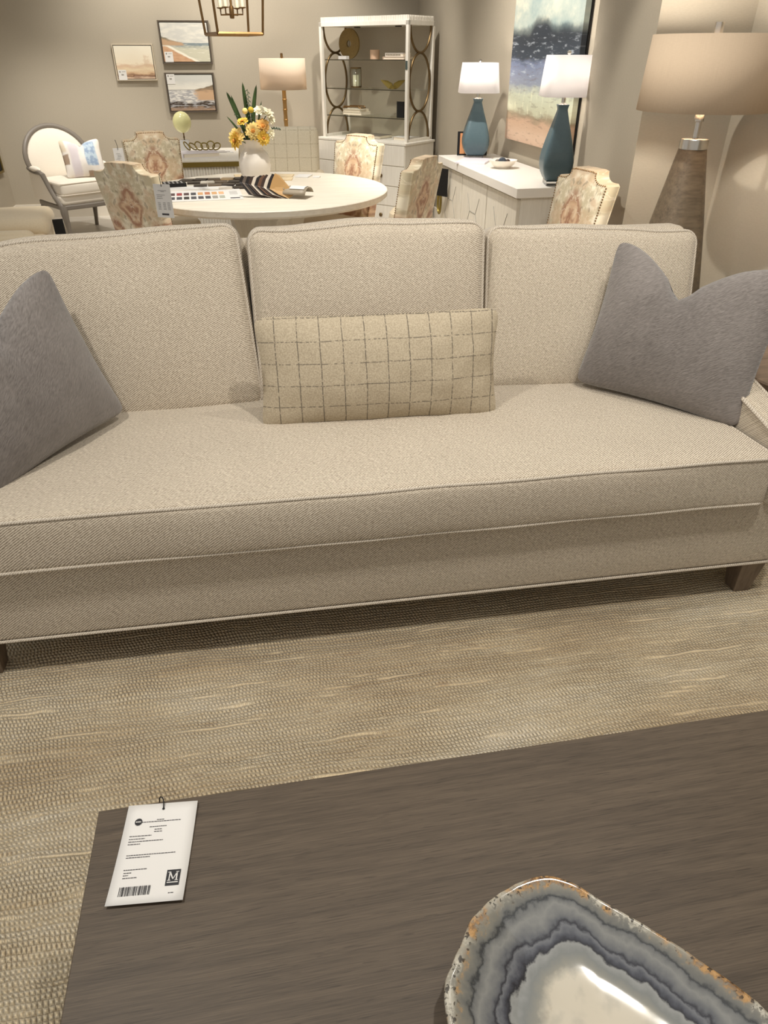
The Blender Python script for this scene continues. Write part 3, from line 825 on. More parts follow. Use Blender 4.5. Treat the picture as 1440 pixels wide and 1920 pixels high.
def flower(name, dst, nrm, r, petal, heart, label, group, kind='mum'):
    t = thing(name, label, 'flower', dst, 0, group); D = Vector(dst); r *= 1.1
    s = MB(); s.tube([p-D for p in stem_pts(dst)], .0028, 6); s.build('stem', 'stem', t)
    q = Vector(nrm).normalized().to_track_quat('Z', 'Y').to_matrix().to_4x4()
    b = MB()
    lay = ((14, 1.0, .12), (13, .86, .42), (11, .66, .72), (8, .42, 1.05)) if kind == 'mum' else ((9, 1., .25), (9, .8, .6), (8, .55, 1.0), (6, .3, 1.25))
    for n, R, el in lay:
        for k in range(n):
            a = 2*pi*(k+random.uniform(-.25, .25))/n; L = r*R*random.uniform(.9, 1.08); e = el+random.uniform(-.12, .12)
            w = r*(.52 if kind == 'mum' else .55)*(.6+.4*R)
            M = q @ RZ(math.degrees(a)) @ RY(-math.degrees(e))
            def g(u, vv, L=L, w=w, M=M):
                x = L*u; ww = w*sin(pi*min(1, .12+.80*u)**1.1)*.5
                return M @ Vector((x, (vv-.5)*2*ww, .10*L*sin(pi*u) + .3*ww*abs(vv-.5)*2 + .0004*vv))
            b.grid(4, 2, g)
    b.build('blossom', petal, t)
    h = MB(); h.sph(q @ Vector((0, 0, r*.30)), r*.24, 10, 8, (1, 1, .8)); h.build('heart', heart, t)
    return t
ys = VY-.05
flower('chrysanthemum', (-.053, ys-.01, 1.066), (-.5, -1, .35), .052, 'butter_petal', 'apricot_heart', 'large apricot yellow bloom at upper left above the white vase rim', 'yellow blooms in the vase')
flower('chrysanthemum', (.051, ys-.03, 1.098), (.0, -1, .35), .050, 'butter_petal', 'apricot_heart', 'round pale yellow bloom with brown heart at centre of the bouquet', 'yellow blooms in the vase')
flower('chrysanthemum', (.113, ys-.01, 1.122), (.3, -1, .5), .048, 'apricot_petal', 'apricot_heart', 'orange apricot bloom right of the centre bloom in the bouquet', 'yellow blooms in the vase')
flower('chrysanthemum', (-.062, ys-.04, 1.055), (-.9, -.6, .1), .050, 'yellow_petal', 'apricot_heart', 'bright yellow bloom drooping over left rim of the white vase', 'yellow blooms in the vase').location.z = 1.048
flower('chrysanthemum', (.110, ys-.04, 1.062), (.4, -1, .0), .042, 'yellow_petal', 'apricot_heart', 'small bright yellow bloom just above right rim of the white vase', 'yellow blooms in the vase')
flower('chrysanthemum', (-.008, ys-.02, 1.150), (-.3, -.5, 1), .036, 'yellow_petal', 'apricot_heart', 'narrow yellow bloom pointing upward behind the apricot bloom', 'yellow blooms in the vase')
flower('carnation', (.107, ys+.02, 1.205), (-.1, -.8, 1), .042, 'cream_petal', 'cream_petal', 'creamy white bloom at top of the bouquet, left one of the white cluster', 'creamy white blooms in the vase', 'c')
flower('carnation', (.150, ys+.02, 1.192), (.2, -.8, 1), .040, 'cream_petal', 'cream_petal', 'creamy white bloom at top right of the bouquet', 'creamy white blooms in the vase', 'c')
flower('carnation', (.172, ys+.02, 1.160), (.8, -.8, .3), .032, 'cream_petal', 'cream_petal', 'creamy white bloom hanging below the white cluster at right', 'creamy white blooms in the vase', 'c')
flower('carnation', (.160, ys-.01, 1.084), (.8, -1, .2), .034, 'cream_petal', 'cream_petal', 'creamy white bloom low on right side of the bouquet', 'creamy white blooms in the vase', 'c')
for (x, z, l) in ((.012, 1.212, 'pale yellow button flower, left one of two standing before the tall leaf'), (.050, 1.218, 'golden button flower, right one of two standing before the tall leaf')):
    t = thing('button_flower', l, 'flower', (x, ys, z), 0, 'button flowers in the vase'); D = Vector((x, ys, z))
    s = MB(); s.tube([p-D for p in stem_pts((x, ys, z), bow=.0)], .002, 6); s.build('stem', 'stem', t)
    b = MB(); b.sph((0, 0, 0), .018, 12, 8); b.build('blossom', 'craspedia_yellow' if x > .03 else 'butter_petal', t)
def blade(dst, w, label, bow, side=0.):
    P = stem_pts(dst, 12, bow); t = MB()
    n = len(P)-1
    def g(u, vv):
        i = min(n-1, int(u*n)); f_ = u*n-i; p = P[i].lerp(P[i+1], f_)
        ww = w*(.35+1.3*u)*(1-u)**.55*1.15 if u < 1 else 0
        s_ = (vv-.5)*2
        return (p.x + s_*ww*.95 + side*sin(pi*u), p.y + s_*ww*.3 - .004*(1-s_*s_), p.z)
    t.grid(16, 4, g)
    o = t.build('sword_leaf', 'leaf'); m = o.modifiers.new('thickness', 'SOLIDIFY'); m.thickness = .0012
    tag(o, label, 'leaf', 'sword leaves in the vase')
blade((-.092, VY+.01, 1.315), .017, 'long green sword leaf leaning furthest left in the vase', .04, -.012)
blade((-.068, VY+.03, 1.298), .013, 'dark narrow sword leaf second from left in the vase', .0)
blade((.013, VY+.02, 1.367), .019, 'tallest green sword leaf standing upright in the vase', .0)
blade((.100, VY+.03, 1.352), .018, 'green sword leaf standing right of the tallest leaf', .02, -.01)
blade((.124, VY+.04, 1.262), .010, 'short dark sword leaf behind the white blooms', .0)
blade((-.106, VY+.0, 1.180), .011, 'short dark sword leaf low on left side of the bouquet', .01)
def sprig(dst, label, n, r, bow):
    t = thing('eucalyptus_sprig', label, 'foliage', dst, 0, 'eucalyptus sprigs in the vase'); D = Vector(dst); P = stem_pts(dst, 12, bow)
    s = MB(); s.tube([p-D for p in P], .0016, 6); s.build('stem', 'stem', t)
    l = MB()
    for k in range(n):
        u = .45+.55*k/n; i = min(11, int(u*12)); p = P[i].lerp(P[i+1], u*12-i)-D
        sg = -1 if k % 2 else 1
        M = T(p + Vector((sg*r*.7, 0, r*.3))) @ RY(sg*40+random.uniform(-25, 25)) @ RZ(random.uniform(0, 90))
        l.sph((0, 0, 0), r, 8, 6, (1, .7, .25), M=M)
    l.build('leaves', 'euc_leaf', t)
sprig((.232, VY-.03, 1.100), 'grey green sprig reaching right from the vase over the plaid chair', 12, .012, .05)
sprig((.040, VY-.005, 1.330), 'dark curly sprig in front of the tallest leaf', 16, .011, .0)
sprig((-.055, VY-.02, 1.200), 'thin grey sprig between the left sword leaf and the blooms', 8, .008, .02)

# fan of leather samples with its cover
lf = thing('leather_swatch_fan', 'fanned ring of leather swatches in brown, black and tan on round table', 'swatches', (.17, 4.76, TZ))
mats_ = ['leather_black', 'leather_grey', 'leather_black', 'leather_coffee', 'leather_cream', 'leather_black', 'leather_brown', 'leather_coffee', 'leather_cream', 'leather_black', 'leather_tan']
PG = [(-.071, .138), (-.094, .098), (-.113, .053), (-.060, .022), (.0, .0), (.035, .020), (.02, .05), (-.043, .124)]
for k, m in enumerate(mats_):
    q_ = len(mats_)-1-k; up_ = q_/10.
    P = [(x-.0185*q_*(1 if i < 4 else (.9 if i == 4 else .6)), max(0, z*(1-.02*q_) + (.045*up_ if i in (1, 2) else 0))) for i, (x, z) in enumerate(PG)]
    b = MB(); sh = lambda x, z, d, q_=q_: Vector((.06+x, -.02 + z*.42 + .0062*q_ + d + .02*sin(z*22), z+.0005))
    b.prism(P, lambda x, z: sh(x, z, 0), lambda x, z: sh(x, z, .0034)); b.build('swatch', m, lf, smooth=False)
cv = MB()
def g(u, vv):
    a = pi*(.12+.76*u); return T(.115, .03, .0) @ RZ(-28) @ Vector(((vv-.5)*.17, -.075*cos(a)+.0, .004+.058*sin(a)))
cv.grid(10, 4, g); o = cv.build('cover', 'taupe_cover', lf); sm = o.modifiers.new('thickness', 'SOLIDIFY'); sm.thickness = .003
lb = MB()
def g2(u, vv):
    a = pi*(.30+.36*u); return T(.115, .03, .0) @ RZ(-28) @ Vector(((vv-.30)*.10, -.077*cos(a), .0062+.0596*sin(a)))
lb.grid(6, 3, g2); lb.build('cover_label', 'paper_white', o)
for yy in (.28, .72):
    a = pi*yy; r_ = MB(); r_.sph(T(.115, .03, 0) @ RZ(-28) @ Vector((-.066, -.077*cos(a), .0055+.060*sin(a))), .0055, 10, 6); r_.build('rivet', 'nickel', o)

# colour card with rows of swatches
cc = thing('color_card', 'white card printed with two rows of colour squares on round table', 'card', (-.295, 4.95, TZ), radians(4))
MB().box((0, 0, .0015), (.47, .40, .003)).build('sheet', 'paper_white', cc, smooth=False)
rowA = ['sw_plum', 'sw_red', 'sw_plum', 'sw_slate', 'sw_ochre', 'sw_rust', 'sw_ochre', 'sw_peach']
rowB = ['sw_slate', 'sw_slate', 'leather_black', 'sw_slate', 'sw_slate', 'sw_slate', 'sw_stone', 'sw_sage']
for r_, row in enumerate((rowA, rowB)):
    for k, m in enumerate(row):
        MB().box((-.20+.044*k, .06-.15*r_, .0034), (.033, .095, .0012)).build('color_square', m, cc, smooth=False)
k = MB()
for j in range(4): k.box((.185, .10-.035*j, .0033), (.05, .005, .0006))
k.build('printed_text', 'print_ink', cc, smooth=False)
k = MB().box((.185, -.15, .0034), (.06, .03, .001)); k.build('printed_band', 'sw_slate', cc, smooth=False)
o = MB().box((0, 0, .001), (.52, .16, .002)).build('paper_sheet', 'paper_white', smooth=False); place(o, (-.33, 5.27, TZ), radians(3)); tag(o, 'plain white paper sheet lying between colour card and dark wood samples', 'paper')
# black sample tray
tr = thing('sample_tray', 'black perforated sample tray lying left on the round table', 'tray', (-.545, 5.36, TZ), radians(10))
MB().box((0, 0, .012), (.22, .12, .024)).build('box', 'black_card', tr, bev=.002, smooth=False)
k = MB()
for i in range(7):
    for j in range(3): k.lathe([(.007, 0), (.007, .0008)], 8, (-.085+.028*i, -.035+.035*j, .0242))
k.build('holes', 'paper_white', tr, smooth=False)
# wood finish chips, overlapping like roof tiles
cols = ['chip_dark', 'chip_dark', 'chip_mid', 'chip_tan', 'chip_dark', 'chip_mid', 'chip_dark', 'chip_pale', 'chip_mid', 'chip_dark', 'chip_dark', 'chip_tan', 'chip_dark', 'chip_mid', 'chip_dark', 'chip_dark', 'chip_mid', 'chip_pale', 'chip_dark', 'chip_dark', 'chip_tan', 'chip_dark']
words = {'chip_dark': 'dark espresso', 'chip_mid': 'mid brown', 'chip_tan': 'light tan', 'chip_pale': 'whitewashed'}
rows = ((5.60, -.44, 6, 'back row'), (5.47, -.40, 6, 'second row'), (5.34, -.36, 5, 'third row'), (5.20, -.20, 3, 'front row'))
i = 0; ordw = ['leftmost', 'second from left', 'third from left', 'fourth from left', 'fifth from left', 'rightmost']
for ri, (yy, x0, n, rw) in enumerate(rows):
    for k in range(n):
        ow = 'rightmost' if k == n-1 else ordw[k]
        o = MB().box((0, 0, .005), (.088, .085, .010)).build('wood_sample', cols[i], smooth=False, bev=.001)
        place(o, (x0+.094*k + .012*ri, yy+random.uniform(-.012, .012)+.012*k*0, TZ+.0002), radians(random.uniform(-16, 8)))
        tag(o, f'{words[cols[i]]} wood sample, {ow} in the {rw} by the vase', 'sample', 'wood finish samples on the round table'); i += 1
# pale samples behind the vase
for (x, y, sx, sy, m, a, l) in ((.235, 5.70, .17, .13, 'fabric_sample', -12, 'cream woven fabric sample right behind the vase'), (.225, 5.545, .16, .11, 'fabric_sample', -8, 'cream fabric sample nearest the right side of the vase'), (.395, 5.66, .10, .13, 'paper_white', -20, 'white card with dark edge beside the cream fabric samples'), (.485, 5.60, .05, .06, 'paper_white', -15, 'small white card rightmost of the samples behind the vase'), (-.035, 5.78, .15, .07, 'fabric_sample', 6, 'cream fabric sample behind left side of the vase')):
    o = MB().box((0, 0, .004), (sx, sy, .008)).build('fabric_sample', m, smooth=False, bev=.001); place(o, (x, y, TZ), radians(a)); tag(o, l, 'sample')

# ================================================================== LEFT REAR: ARMCHAIR, LOUNGE CHAIR
bg = thing('armchair', 'ivory round-backed armchair with carved grey wood frame at left', 'chair', (-1.675, 7.86, FZ), atan2(-.82, .57)-pi/2)
W2, D2 = .31, .275   # front is +y, viewer's left is +x
seat_z = .36
b = MB()
rr = [(-W2, -D2+.04), (-W2, D2-.02), (-W2+.03, D2+.015), (0, D2+.035), (W2-.03, D2+.015), (W2, D2-.02), (W2, -D2+.04), (W2-.06, -D2-.02), (-W2+.06, -D2-.02)]
b.prism(rr, lambda p, q: (p, q, .285), lambda p, q: (p, q, .325)); b.build('seat_rail', 'grey_frame_wood', bg, bev=.008, smooth=True)
b = MB(); soft_box(b, 2*W2-.03, 2*D2-.02, .10, .035, (0, 0, .01), n=12, M=T(0, .01, .365)); b.build('seat_deck', 'ivory_linen', bg)
b = MB(); soft_box(b, 2*W2-.06, 2*D2-.04, .115, .03, (0, 0.01, .022), n=14, M=T(0, .035, .46)); sc_ = b.build('seat_cushion', 'ivory_linen', bg)
w = MB()
for zz in (.51, .412): w.tube([(x, .035+y, zz) for x, y in rrect(2*W2-.056, 2*D2-.036, .035)], .0045, 6, closed=True)
w.build('welt', 'ivory_linen', sc_)
# oval back
def oval(n=30):
    P = []
    for k in range(n+1):
        a = radians(-52+284*k/n); rx = .312; rz = .275 if sin(a) > 0 else .31
        P.append((rx*cos(a)*(1-.10*max(0, -sin(a))), .665+rz*sin(a)))
    return P
OV = oval()
lean = lambda z: -D2-.0-(z-.36)*.22
w = MB(); w.tube([(x, lean(z)+.05*(abs(x)/.31)**2, z) for x, z in OV], .018, 10, flat=1.3); w.build('back_frame', 'grey_frame_wood', bg)
b = MB()
for sgn, dep in ((1, .045), (-1, .012)):
    def g(u, vv, sgn=sgn, dep=dep):
        a = 2*pi*u; rx, rz = .300, (.262 if sin(a) > 0 else .30)
        x, z = rx*vv*cos(a)*(1-.10*max(0, -sin(a))), .665+rz*vv*sin(a)
        return (x, lean(z)+.05*(abs(x)/.33)**2+sgn*dep*(1-vv**3)+sgn*.004, z)
    b.grid(40, 10, g, closeu=True)
b.build('back_panel', 'ivory_linen', bg)
for sx in (-1, 1):
    P = [(sx*.315, -.30, .60), (sx*.325, -.20, .585), (sx*.335, -.08, .585), (sx*.338, .03, .59), (sx*.335, .075, .575), (sx*.325, .085, .53), (sx*.312, .105, .46), (sx*.305, .16, .39), (sx*.30, .235, .34), (sx*.295, .255, .30)]
    w = MB(); w.tube(P, [.016, .017, .018, .02, .024, .022, .021, .021, .023, .024], 10); ar = w.build('arm_frame', 'grey_frame_wood', bg)
    b = MB(); b.sph((sx*.330, -.09, .612), 1., 14, 10, (.030, .115, .026)); b.build('arm_pad', 'ivory_linen', ar)
    b = MB(); b.prism([(-.285, .34), (-.285, .585), (.03, .575), (.09, .47), (.15, .38), (.20, .335)], lambda p, q: (sx*.302, p, q), lambda p, q: (sx*.324, p, q)); b.build('side_panel', 'ivory_linen', bg, bev=.004)
    P = [(sx*.285, .255, .315), (sx*.295, .275, .26), (sx*.288, .27, .17), (sx*.278, .262, .08), (sx*.285, .275, .02), (sx*.288, .29, .0)]
    w = MB(); w.tube(P, [.036, .035, .026, .019, .018, .022], 10); w.build('leg', 'grey_frame_wood', bg)
    P = [(sx*.26, -.27, .315), (sx*.26, -.285, .22), (sx*.26, -.31, .10), (sx*.265, -.345, .0)]
    w = MB(); w.tube(P, [.03, .026, .02, .019], 10); w.build('leg', 'grey_frame_wood', bg)
pl = MB(); knife_pillow(pl, .37, .33, .12, pinch=.05, karate=.045, n=18, seed=2)
p = pl.build('throw_pillow', 'stripe_pillow', angle=80)
p.matrix_world = T(-1.53, 7.72, FZ+.535) @ RZ(20) @ RX(-20) @ RY(0)
tag(p, 'white throw pillow with blue and tan paint blocks on the ivory armchair', 'pillow')

lc = thing('lounge_chair', 'cream upholstered lounge seat cut off at left edge behind the sofa', 'chair', (-2.14, 6.55, FZ), radians(8))
b = MB(); soft_box(b, .88, .80, .27, .04, n=12, M=T(0, 0, .175)); b.build('base', 'cream_fabric', lc)
b = MB(); soft_box(b, .90, .70, .14, .065, (0, 0, .02), n=14, M=T(.015, .05, .345)); b.build('seat_cushion', 'cream_fabric', lc)
b = MB(); soft_box(b, .76, .16, .13, .06, (0, .03, .01), n=12, M=T(-.02, -.36, .285)); b.build('front_roll', 'cream_fabric', lc)
b = MB(); soft_box(b, .34, .20, .26, .08, (0, .02, .02), n=12, M=T(-.27, .30, .50) @ RX(-8)); b.build('back_cushion', 'cream_fabric', lc)
o = MB().box((0, 0, 0), (.085, .006, .17)).build('hanging_folder', 'black_card', smooth=False); place(o, (-1.650, 6.70, .255), radians(15)); tag(o, 'black price folder hanging at right side of the cream lounge seat', 'folder', 'black price folders')
bf = thing('framed_picture', 'black picture with thin gold frame cut off by the left edge', 'picture', (-2.56, 8.44, .86))
MB().box((.012, -.2, 0), (.02, .72, .72)).build('canvas', 'black_card', bf, smooth=False)
k = MB()
for (cy, cz, sy, sz) in ((-.2, -.37, .76, .02), (-.2, .37, .76, .02), (.17, 0, .02, .72), (-.57, 0, .02, .72)): k.box((.016, cy, cz), (.032, sy, sz))
k.build('frame', 'gold_frame', bf, smooth=False)

# ================================================================== BACK WALL: DESK, ORNAMENTS, PICTURES, LAMP, LANTERN
dk = thing('console_desk', 'white fluted desk with brass edge behind the far left dining chair', 'desk', (-.54, 7.58, FZ))
MB().box((0, 0, .722), (.92, 1.0, .012)).build('desktop', 'white_lacquer', dk, smooth=False)
MB().box((0, 0, .696), (.93, 1.01, .040)).build('brass_edge', 'olive_brass', dk, smooth=False)
b = MB(); b.box((0, 0, .36), (.86, .94, .632)); b.build('body', 'white_lacquer', dk, smooth=False)
k = MB()
for i in range(34): k.lathe([(.0135, .05), (.0135, .672)], 10, (-.42+.0255*i, -.47, 0))
for i in range(36): k.lathe([(.0135, .05), (.0135, .672)], 10, (.43, -.45+.0257*i, 0))
k.build('fluting', 'white_lacquer', dk)
MB().box((0, 0, .022), (.84, .92, .044)).build('plinth', 'dark_recess', dk, smooth=False)
DZ = FZ+.728
gl = thing('globe_sculpture', 'pale lime egg-shaped ornament on a white stone cube', 'ornament', (-.585, 7.80, DZ))
MB().box((0, 0, .051), (.086, .086, .102)).build('stone_base', 'grey_marble', gl, bev=.002, smooth=False)
b = MB(); b.lathe([(.006, .10), (.006, .12), (.010, .125), (.006, .132), (.006, .155), (.013, .165), (.009, .172)], 14); b.build('rod', 'bronze_metal', gl)
b = MB(); b.sph((0, 0, .252), .086, 28, 18, (1, 1, 1.06)); b.build('egg', 'lime_glaze', gl)
def book(loc, rz, sx, sy, h, cov, label, group=None, name='book', spine=None):
    t = thing(name, label, 'book', loc, rz, group)
    MB().box((.003, 0, h/2), (sx-.008, sy-.010, h-.006)).build('pages', 'page_edge', t, smooth=False)
    c = MB(); c.box((0, 0, .0015), (sx, sy, .003)); c.box((0, 0, h-.0015), (sx, sy, .003)); c.box((-sx/2+.0015, 0, h/2), (.003, sy, h-.006)); c.build('cover', cov, t, smooth=False)
    if spine:
        k = MB()
        for j in range(9): k.box((-.085+.019*j, -sy/2-.0006, h/2), (.012, .001, h*.35))
        k.build('spine_lettering', spine, t, smooth=False)
    return t
book((-.44, 7.42, DZ), radians(12), .33, .25, .036, 'book_lilac', 'white hardback book lying on the desk beside the lime egg ornament')
kn = thing('brass_links', 'coiled brass link ornament lying on the desk book', 'ornament', (-.41, 7.46, DZ+.036))
for k in range(6):
    a = k*.9; c = MB(); P = []
    for j in range(22):
        q = 2*pi*j/22; v_ = RZ(70-18*k) @ RX(40 if k % 2 else 55) @ Vector((.036*cos(q), .040*sin(q), 0)); P.append(v_+Vector((-.135+.054*k, .018*sin(k*2.1), (.046 if k % 2 == 0 else .040))))
    c.tube(P, .0055, 8, closed=True); c.build('link', 'olive_brass', kn)
o = MB().box((0, 0, .002), (.26, .20, .004)).build('magazine', 'paper_white', smooth=False); place(o, (-.27, 7.72, DZ), radians(8)); tag(o, 'open magazine page with dark photos lying at right of the desk', 'magazine')
for (x, y, sx, sy) in ((-.02, .05, .17, .022), (.03, -.03, .15, .032), (-.02, -.075, .18, .014)):
    MB().box((x, y, .0043), (sx, sy, .0008)).build('printed_photo', 'leather_grey', o, smooth=False)

def picture(name, label, x0, x1, z0, z1, art, frame, fw, depth=.035, tagpos=None, y=8.80):
    t = thing(name, label, 'picture', ((x0+x1)/2, y, (z0+z1)/2), 0, 'framed seascapes on the back wall')
    W, H = x1-x0, z1-z0
    MB().box((0, -depth+.008, 0), (W-2*fw-.012, .012, H-2*fw-.012)).build('canvas', art, t, smooth=False)
    k = MB()
    for sx in (-1, 1): k.box((sx*(W/2-fw/2), -depth/2, 0), (fw, depth, H))
    for sz in (-1, 1): k.box((0, -depth/2, sz*(H/2-fw/2)), (W-2*fw, depth, fw))
    f = k.build('frame', frame, t, smooth=False, bev=.001)
    MB().box((0, -.010, 0), (W-2*fw, .006, H-2*fw)).build('backing', 'dark_recess', t, smooth=False)
    if tagpos:
        c = MB().box((tagpos[0]*W, -depth-.0005, tagpos[1]*H), (.082, .001, .088)).build('price_label', 'paper_white', t, smooth=False)
        d = MB(); d.lathe([(.008, 0), (.008, .0008)], 12, M=T(tagpos[0]*W-.022, -depth-.0012, tagpos[1]*H+.028) @ RX(90))
        d.box((tagpos[0]*W+.014, -depth-.0014, tagpos[1]*H+.028), (.034, .0006, .004)); d.box((tagpos[0]*W, -depth-.0014, tagpos[1]*H+.002), (.024, .0006, .012))
        d.build('printed_lines', 'sw_stone', c, smooth=False)
picture('framed_picture', 'small square pale sandy landscape in a champagne frame on back wall', -1.245, -.845, 1.285, 1.600, 'art_sand', 'champagne_frame', .010, tagpos=(-.345, -.345))
picture('framed_picture', 'beach painting with dunes in dark frame, upper of two stacked pictures', -.765, -.262, 1.428, 1.798, 'art_beach', 'dark_frame', .014, tagpos=(-.36, -.335))
picture('framed_picture', 'rocky shore painting in dark frame, lower of two stacked pictures', -.770, -.268, .990, 1.352, 'art_rocks', 'dark_frame', .014, tagpos=(-.38, .345))

def harp(t, z0, h, w=.055, r=.003, bulb='lit_bulb', lift=0.):
    k = MB(); P = [(w*sin(pi*i/16)*(1 if True else 0), 0, z0+h*.0+h*i/16) for i in range(17)]
    k.tube(P, r, 6); k.tube([(-x, y, z) for x, y, z in P], r, 6); k.build('harp', 'nickel', t)
    q = z0+lift; k = MB(); k.lathe([(.013, z0), (.013, q+.045), (.0, q+.046)], 16); k.build('socket', 'nickel', t)
    b = MB(); b.lathe([(.012, q+.046), (.013, q+.05), (.016, q+.06), (.028, q+.095), (.03, q+.115), (.022, q+.137), (.0, q+.145)], 18); b.build('bulb', bulb, t)
def drum(t, r0, r1, z0, z1, m, seg=48, sx=1., sy=1., sq=None, name='shade'):
    b = MB(); b.lathe([(r0, z0), (r1, z1)], seg, sx=sx, sy=sy, sq=sq, caps=False)
    o = b.build(name, m, t); s_ = o.modifiers.new('thickness', 'SOLIDIFY'); s_.thickness = .004; s_.offset = -1
    k = MB()
    for j in range(3):
        a = radians(90+120*j); k.tube([(0, 0, z1-.012), (r1*sx*.985*cos(a), r1*sy*.985*sin(a), z1-.012)], .0025, 6)
    k.build('spider', 'nickel', o)
    return o
# bamboo-look lamp on a small brass table
bl = thing('table_lamp', 'gold bamboo-stem lamp with blush drum shade against the back wall', 'lamp', (.425, 8.22, FZ+.66))
b = MB(); P = [(.10, 0), (.10, .018), (.03, .03)]
for j in range(6): P += [(.0205, .034+.09*j), (.0195, .075+.09*j), (.0205, .108+.09*j), (.0235, .115+.09*j), (.0235, .120+.09*j)]
P += [(.02, .58), (.012, .60), (.0, .60)]
b.lathe(P, 20); b.build('stem', 'bamboo_gold', bl)
harp(bl, .60, .26, .05); drum(bl, .232, .227, .565, .828, 'blush_shade')
b = MB(); b.lathe([(.008, .826), (.013, .836), (.013, .868), (.0, .872)], 14); b.build('finial', 'bronze_metal', bl)
st_ = thing('side_table', 'small brass side table hidden behind the plaid chair', 'table', (.425, 8.22, FZ))
b = MB(); b.lathe([(.26, .64), (.26, .66), (.0, .66)], 40); b.build('tabletop', 'white_lacquer', st_, angle=30)
for j in range(3):
    a = radians(90+120*j); b = MB(); b.tube([(.22*cos(a), .22*sin(a), 0), (.17*cos(a), .17*sin(a), .645)], .012, 8); b.build('leg', 'antique_brass', st_)

# lantern chandelier
ch = thing('lantern_chandelier', 'open brass lantern pendant with candle lights at top of the photo', 'chandelier', (-.01, 5.10, 1.615), radians(17))
def bar(mb, a, b_, r=.0075): mb.tube([a, b_], r, 4)
sb, st2, H = .135, .175, .56
k = MB()
cb = [Vector((sx*sb, sy*sb, 0)) for sx, sy in ((-1, -1), (1, -1), (1, 1), (-1, 1))]; ctp = [Vector((sx*st2, sy*st2, H)) for sx, sy in ((-1, -1), (1, -1), (1, 1), (-1, 1))]
for i in range(4):
    bar(k, cb[i], cb[(i+1) % 4], .009); bar(k, ctp[i], ctp[(i+1) % 4]); bar(k, cb[i], ctp[i]); bar(k, ctp[i], Vector((0, 0, H+.22)))
k.build('lantern_frame', 'antique_brass', ch)
k = MB(); k.lathe([(.0, .075), (.012, .076), (.014, .085), (.014, .13), (.007, .14), (.007, H+.25)], 14); k.build('center_rod', 'antique_brass', ch)
k = MB(); k.tube([(0, 0, H+.22), (0, 0, 1.47)], .006, 8); k.build('hanging_rod', 'antique_brass', ch)
for j in range(4):
    a = radians(45+90*j); cx, cy = .072*cos(a), .072*sin(a)
    k = MB(); k.tube([(0, 0, .095), (cx, cy, .095), (cx, cy, .125)], .0045, 6); k.lathe([(.005, .122), (.021, .126), (.021, .130), (.006, .131)], 14, (cx, cy, 0)); ar = k.build('candle_arm', 'antique_brass', ch)
    k = MB(); k.lathe([(.0105, .131), (.0105, .235), (.0, .236)], 14, (cx, cy, 0)); k.build('candle_sleeve', 'cream_petal', ar)
    k = MB(); k.lathe([(.006, .236), (.011, .262), (.008, .285), (.0, .305)], 12, (cx, cy, 0)); k.build('candle_bulb', 'bulb_glass', ar)

# ================================================================== CORNER BOOKCASE
# origin at the front left post, local x along the front, local y into the corner
ang = atan2(7.59-8.35, 1.563-.838)
bc_ = thing('bookcase', 'tall white corner display cabinet with glass shelves and bronze oval sides', 'bookcase', (.838, 8.35, FZ), ang)
BW, BD = hypot(.725, .76), .42
q = .030
MB().box((BW/2, BD/2-.045, .395), (BW+.10, BD+.09, .750)).build('drawer_body', 'white_lacquer', bc_, smooth=False)
MB().box((BW/2, BD/2-.045, .012), (BW+.02, BD+.02, .024)).build('plinth', 'olive_brass', bc_, smooth=False)
MB().box((BW/2, BD/2-.045, .780), (BW+.12, BD+.11, .020)).build('cabinet_top', 'white_lacquer', bc_, bev=.003, smooth=False)
cw = (BW+.10)/2
for cx_i in range(2):
    for r_ in range(4):
        x = -.05+cw*(cx_i+.5); z = .115+.187*r_
        d = MB().box((x, -.092, z), (cw-.012, .014, .178)).build('drawer', 'white_lacquer', bc_, bev=.002, smooth=False)
        kb = MB(); kb.lathe([(.016, 0), (.020, .012), (.015, .02), (.0, .021)], 14, M=T(x, -.099, z) @ RX(90)); kb.build('knob', 'bronze_metal', d)
for px in (0, BW):
    for py in (0, BD): MB().box((px, py, 1.285), (q, q, .99)).build('post', 'white_lacquer', bc_, smooth=False)
MB().box((BW/2, BD/2, 1.765), (BW+q, BD+q, .035)).build('top_rail', 'white_lacquer', bc_, smooth=False)
MB().box((BW/2, BD/2, 1.800), (BW-.0, BD-.0, .045)).build('cornice', 'white_lacquer', bc_, smooth=False)
k = MB()
for i in range(40): k.box((.012+(BW-.024)*i/39, -.003, 1.800), (.014, .008, .043))
for i in range(16): k.box((BW+.003, .012+(BD-.024)*i/15, 1.800), (.008, .014, .043))
k.build('cornice_fluting', 'white_lacquer', bc_, smooth=False)
MB().box((BW/2, BD+.004, 1.28), (BW, .010, .98)).build('back_panel', 'wall_paint', bc_, smooth=False)
for sx in (0, BW): MB().box((sx, BD/2, .803), (q, BD, .024)).build('side_rail', 'white_lacquer', bc_, smooth=False)
for zz in (.988, 1.228, 1.474):
    s_ = MB().box((BW/2, BD/2, zz), (BW-.036, BD-.05, .008)).build('glass_shelf', 'shelf_glass', bc_, smooth=False)
    MB().box((BW/2, .0245, zz), (BW-.034, .003, .0085)).build('shelf_edge', 'glass_edge', s_, smooth=False)
for zz, xx in ((1.755, .30), (1.755, .80)):
    k = MB(); k.lathe([(.032, 0), (.032, .008)], 20, (xx, .2, zz-.016)); k.build('puck_light', 'dark_recess', bc_)
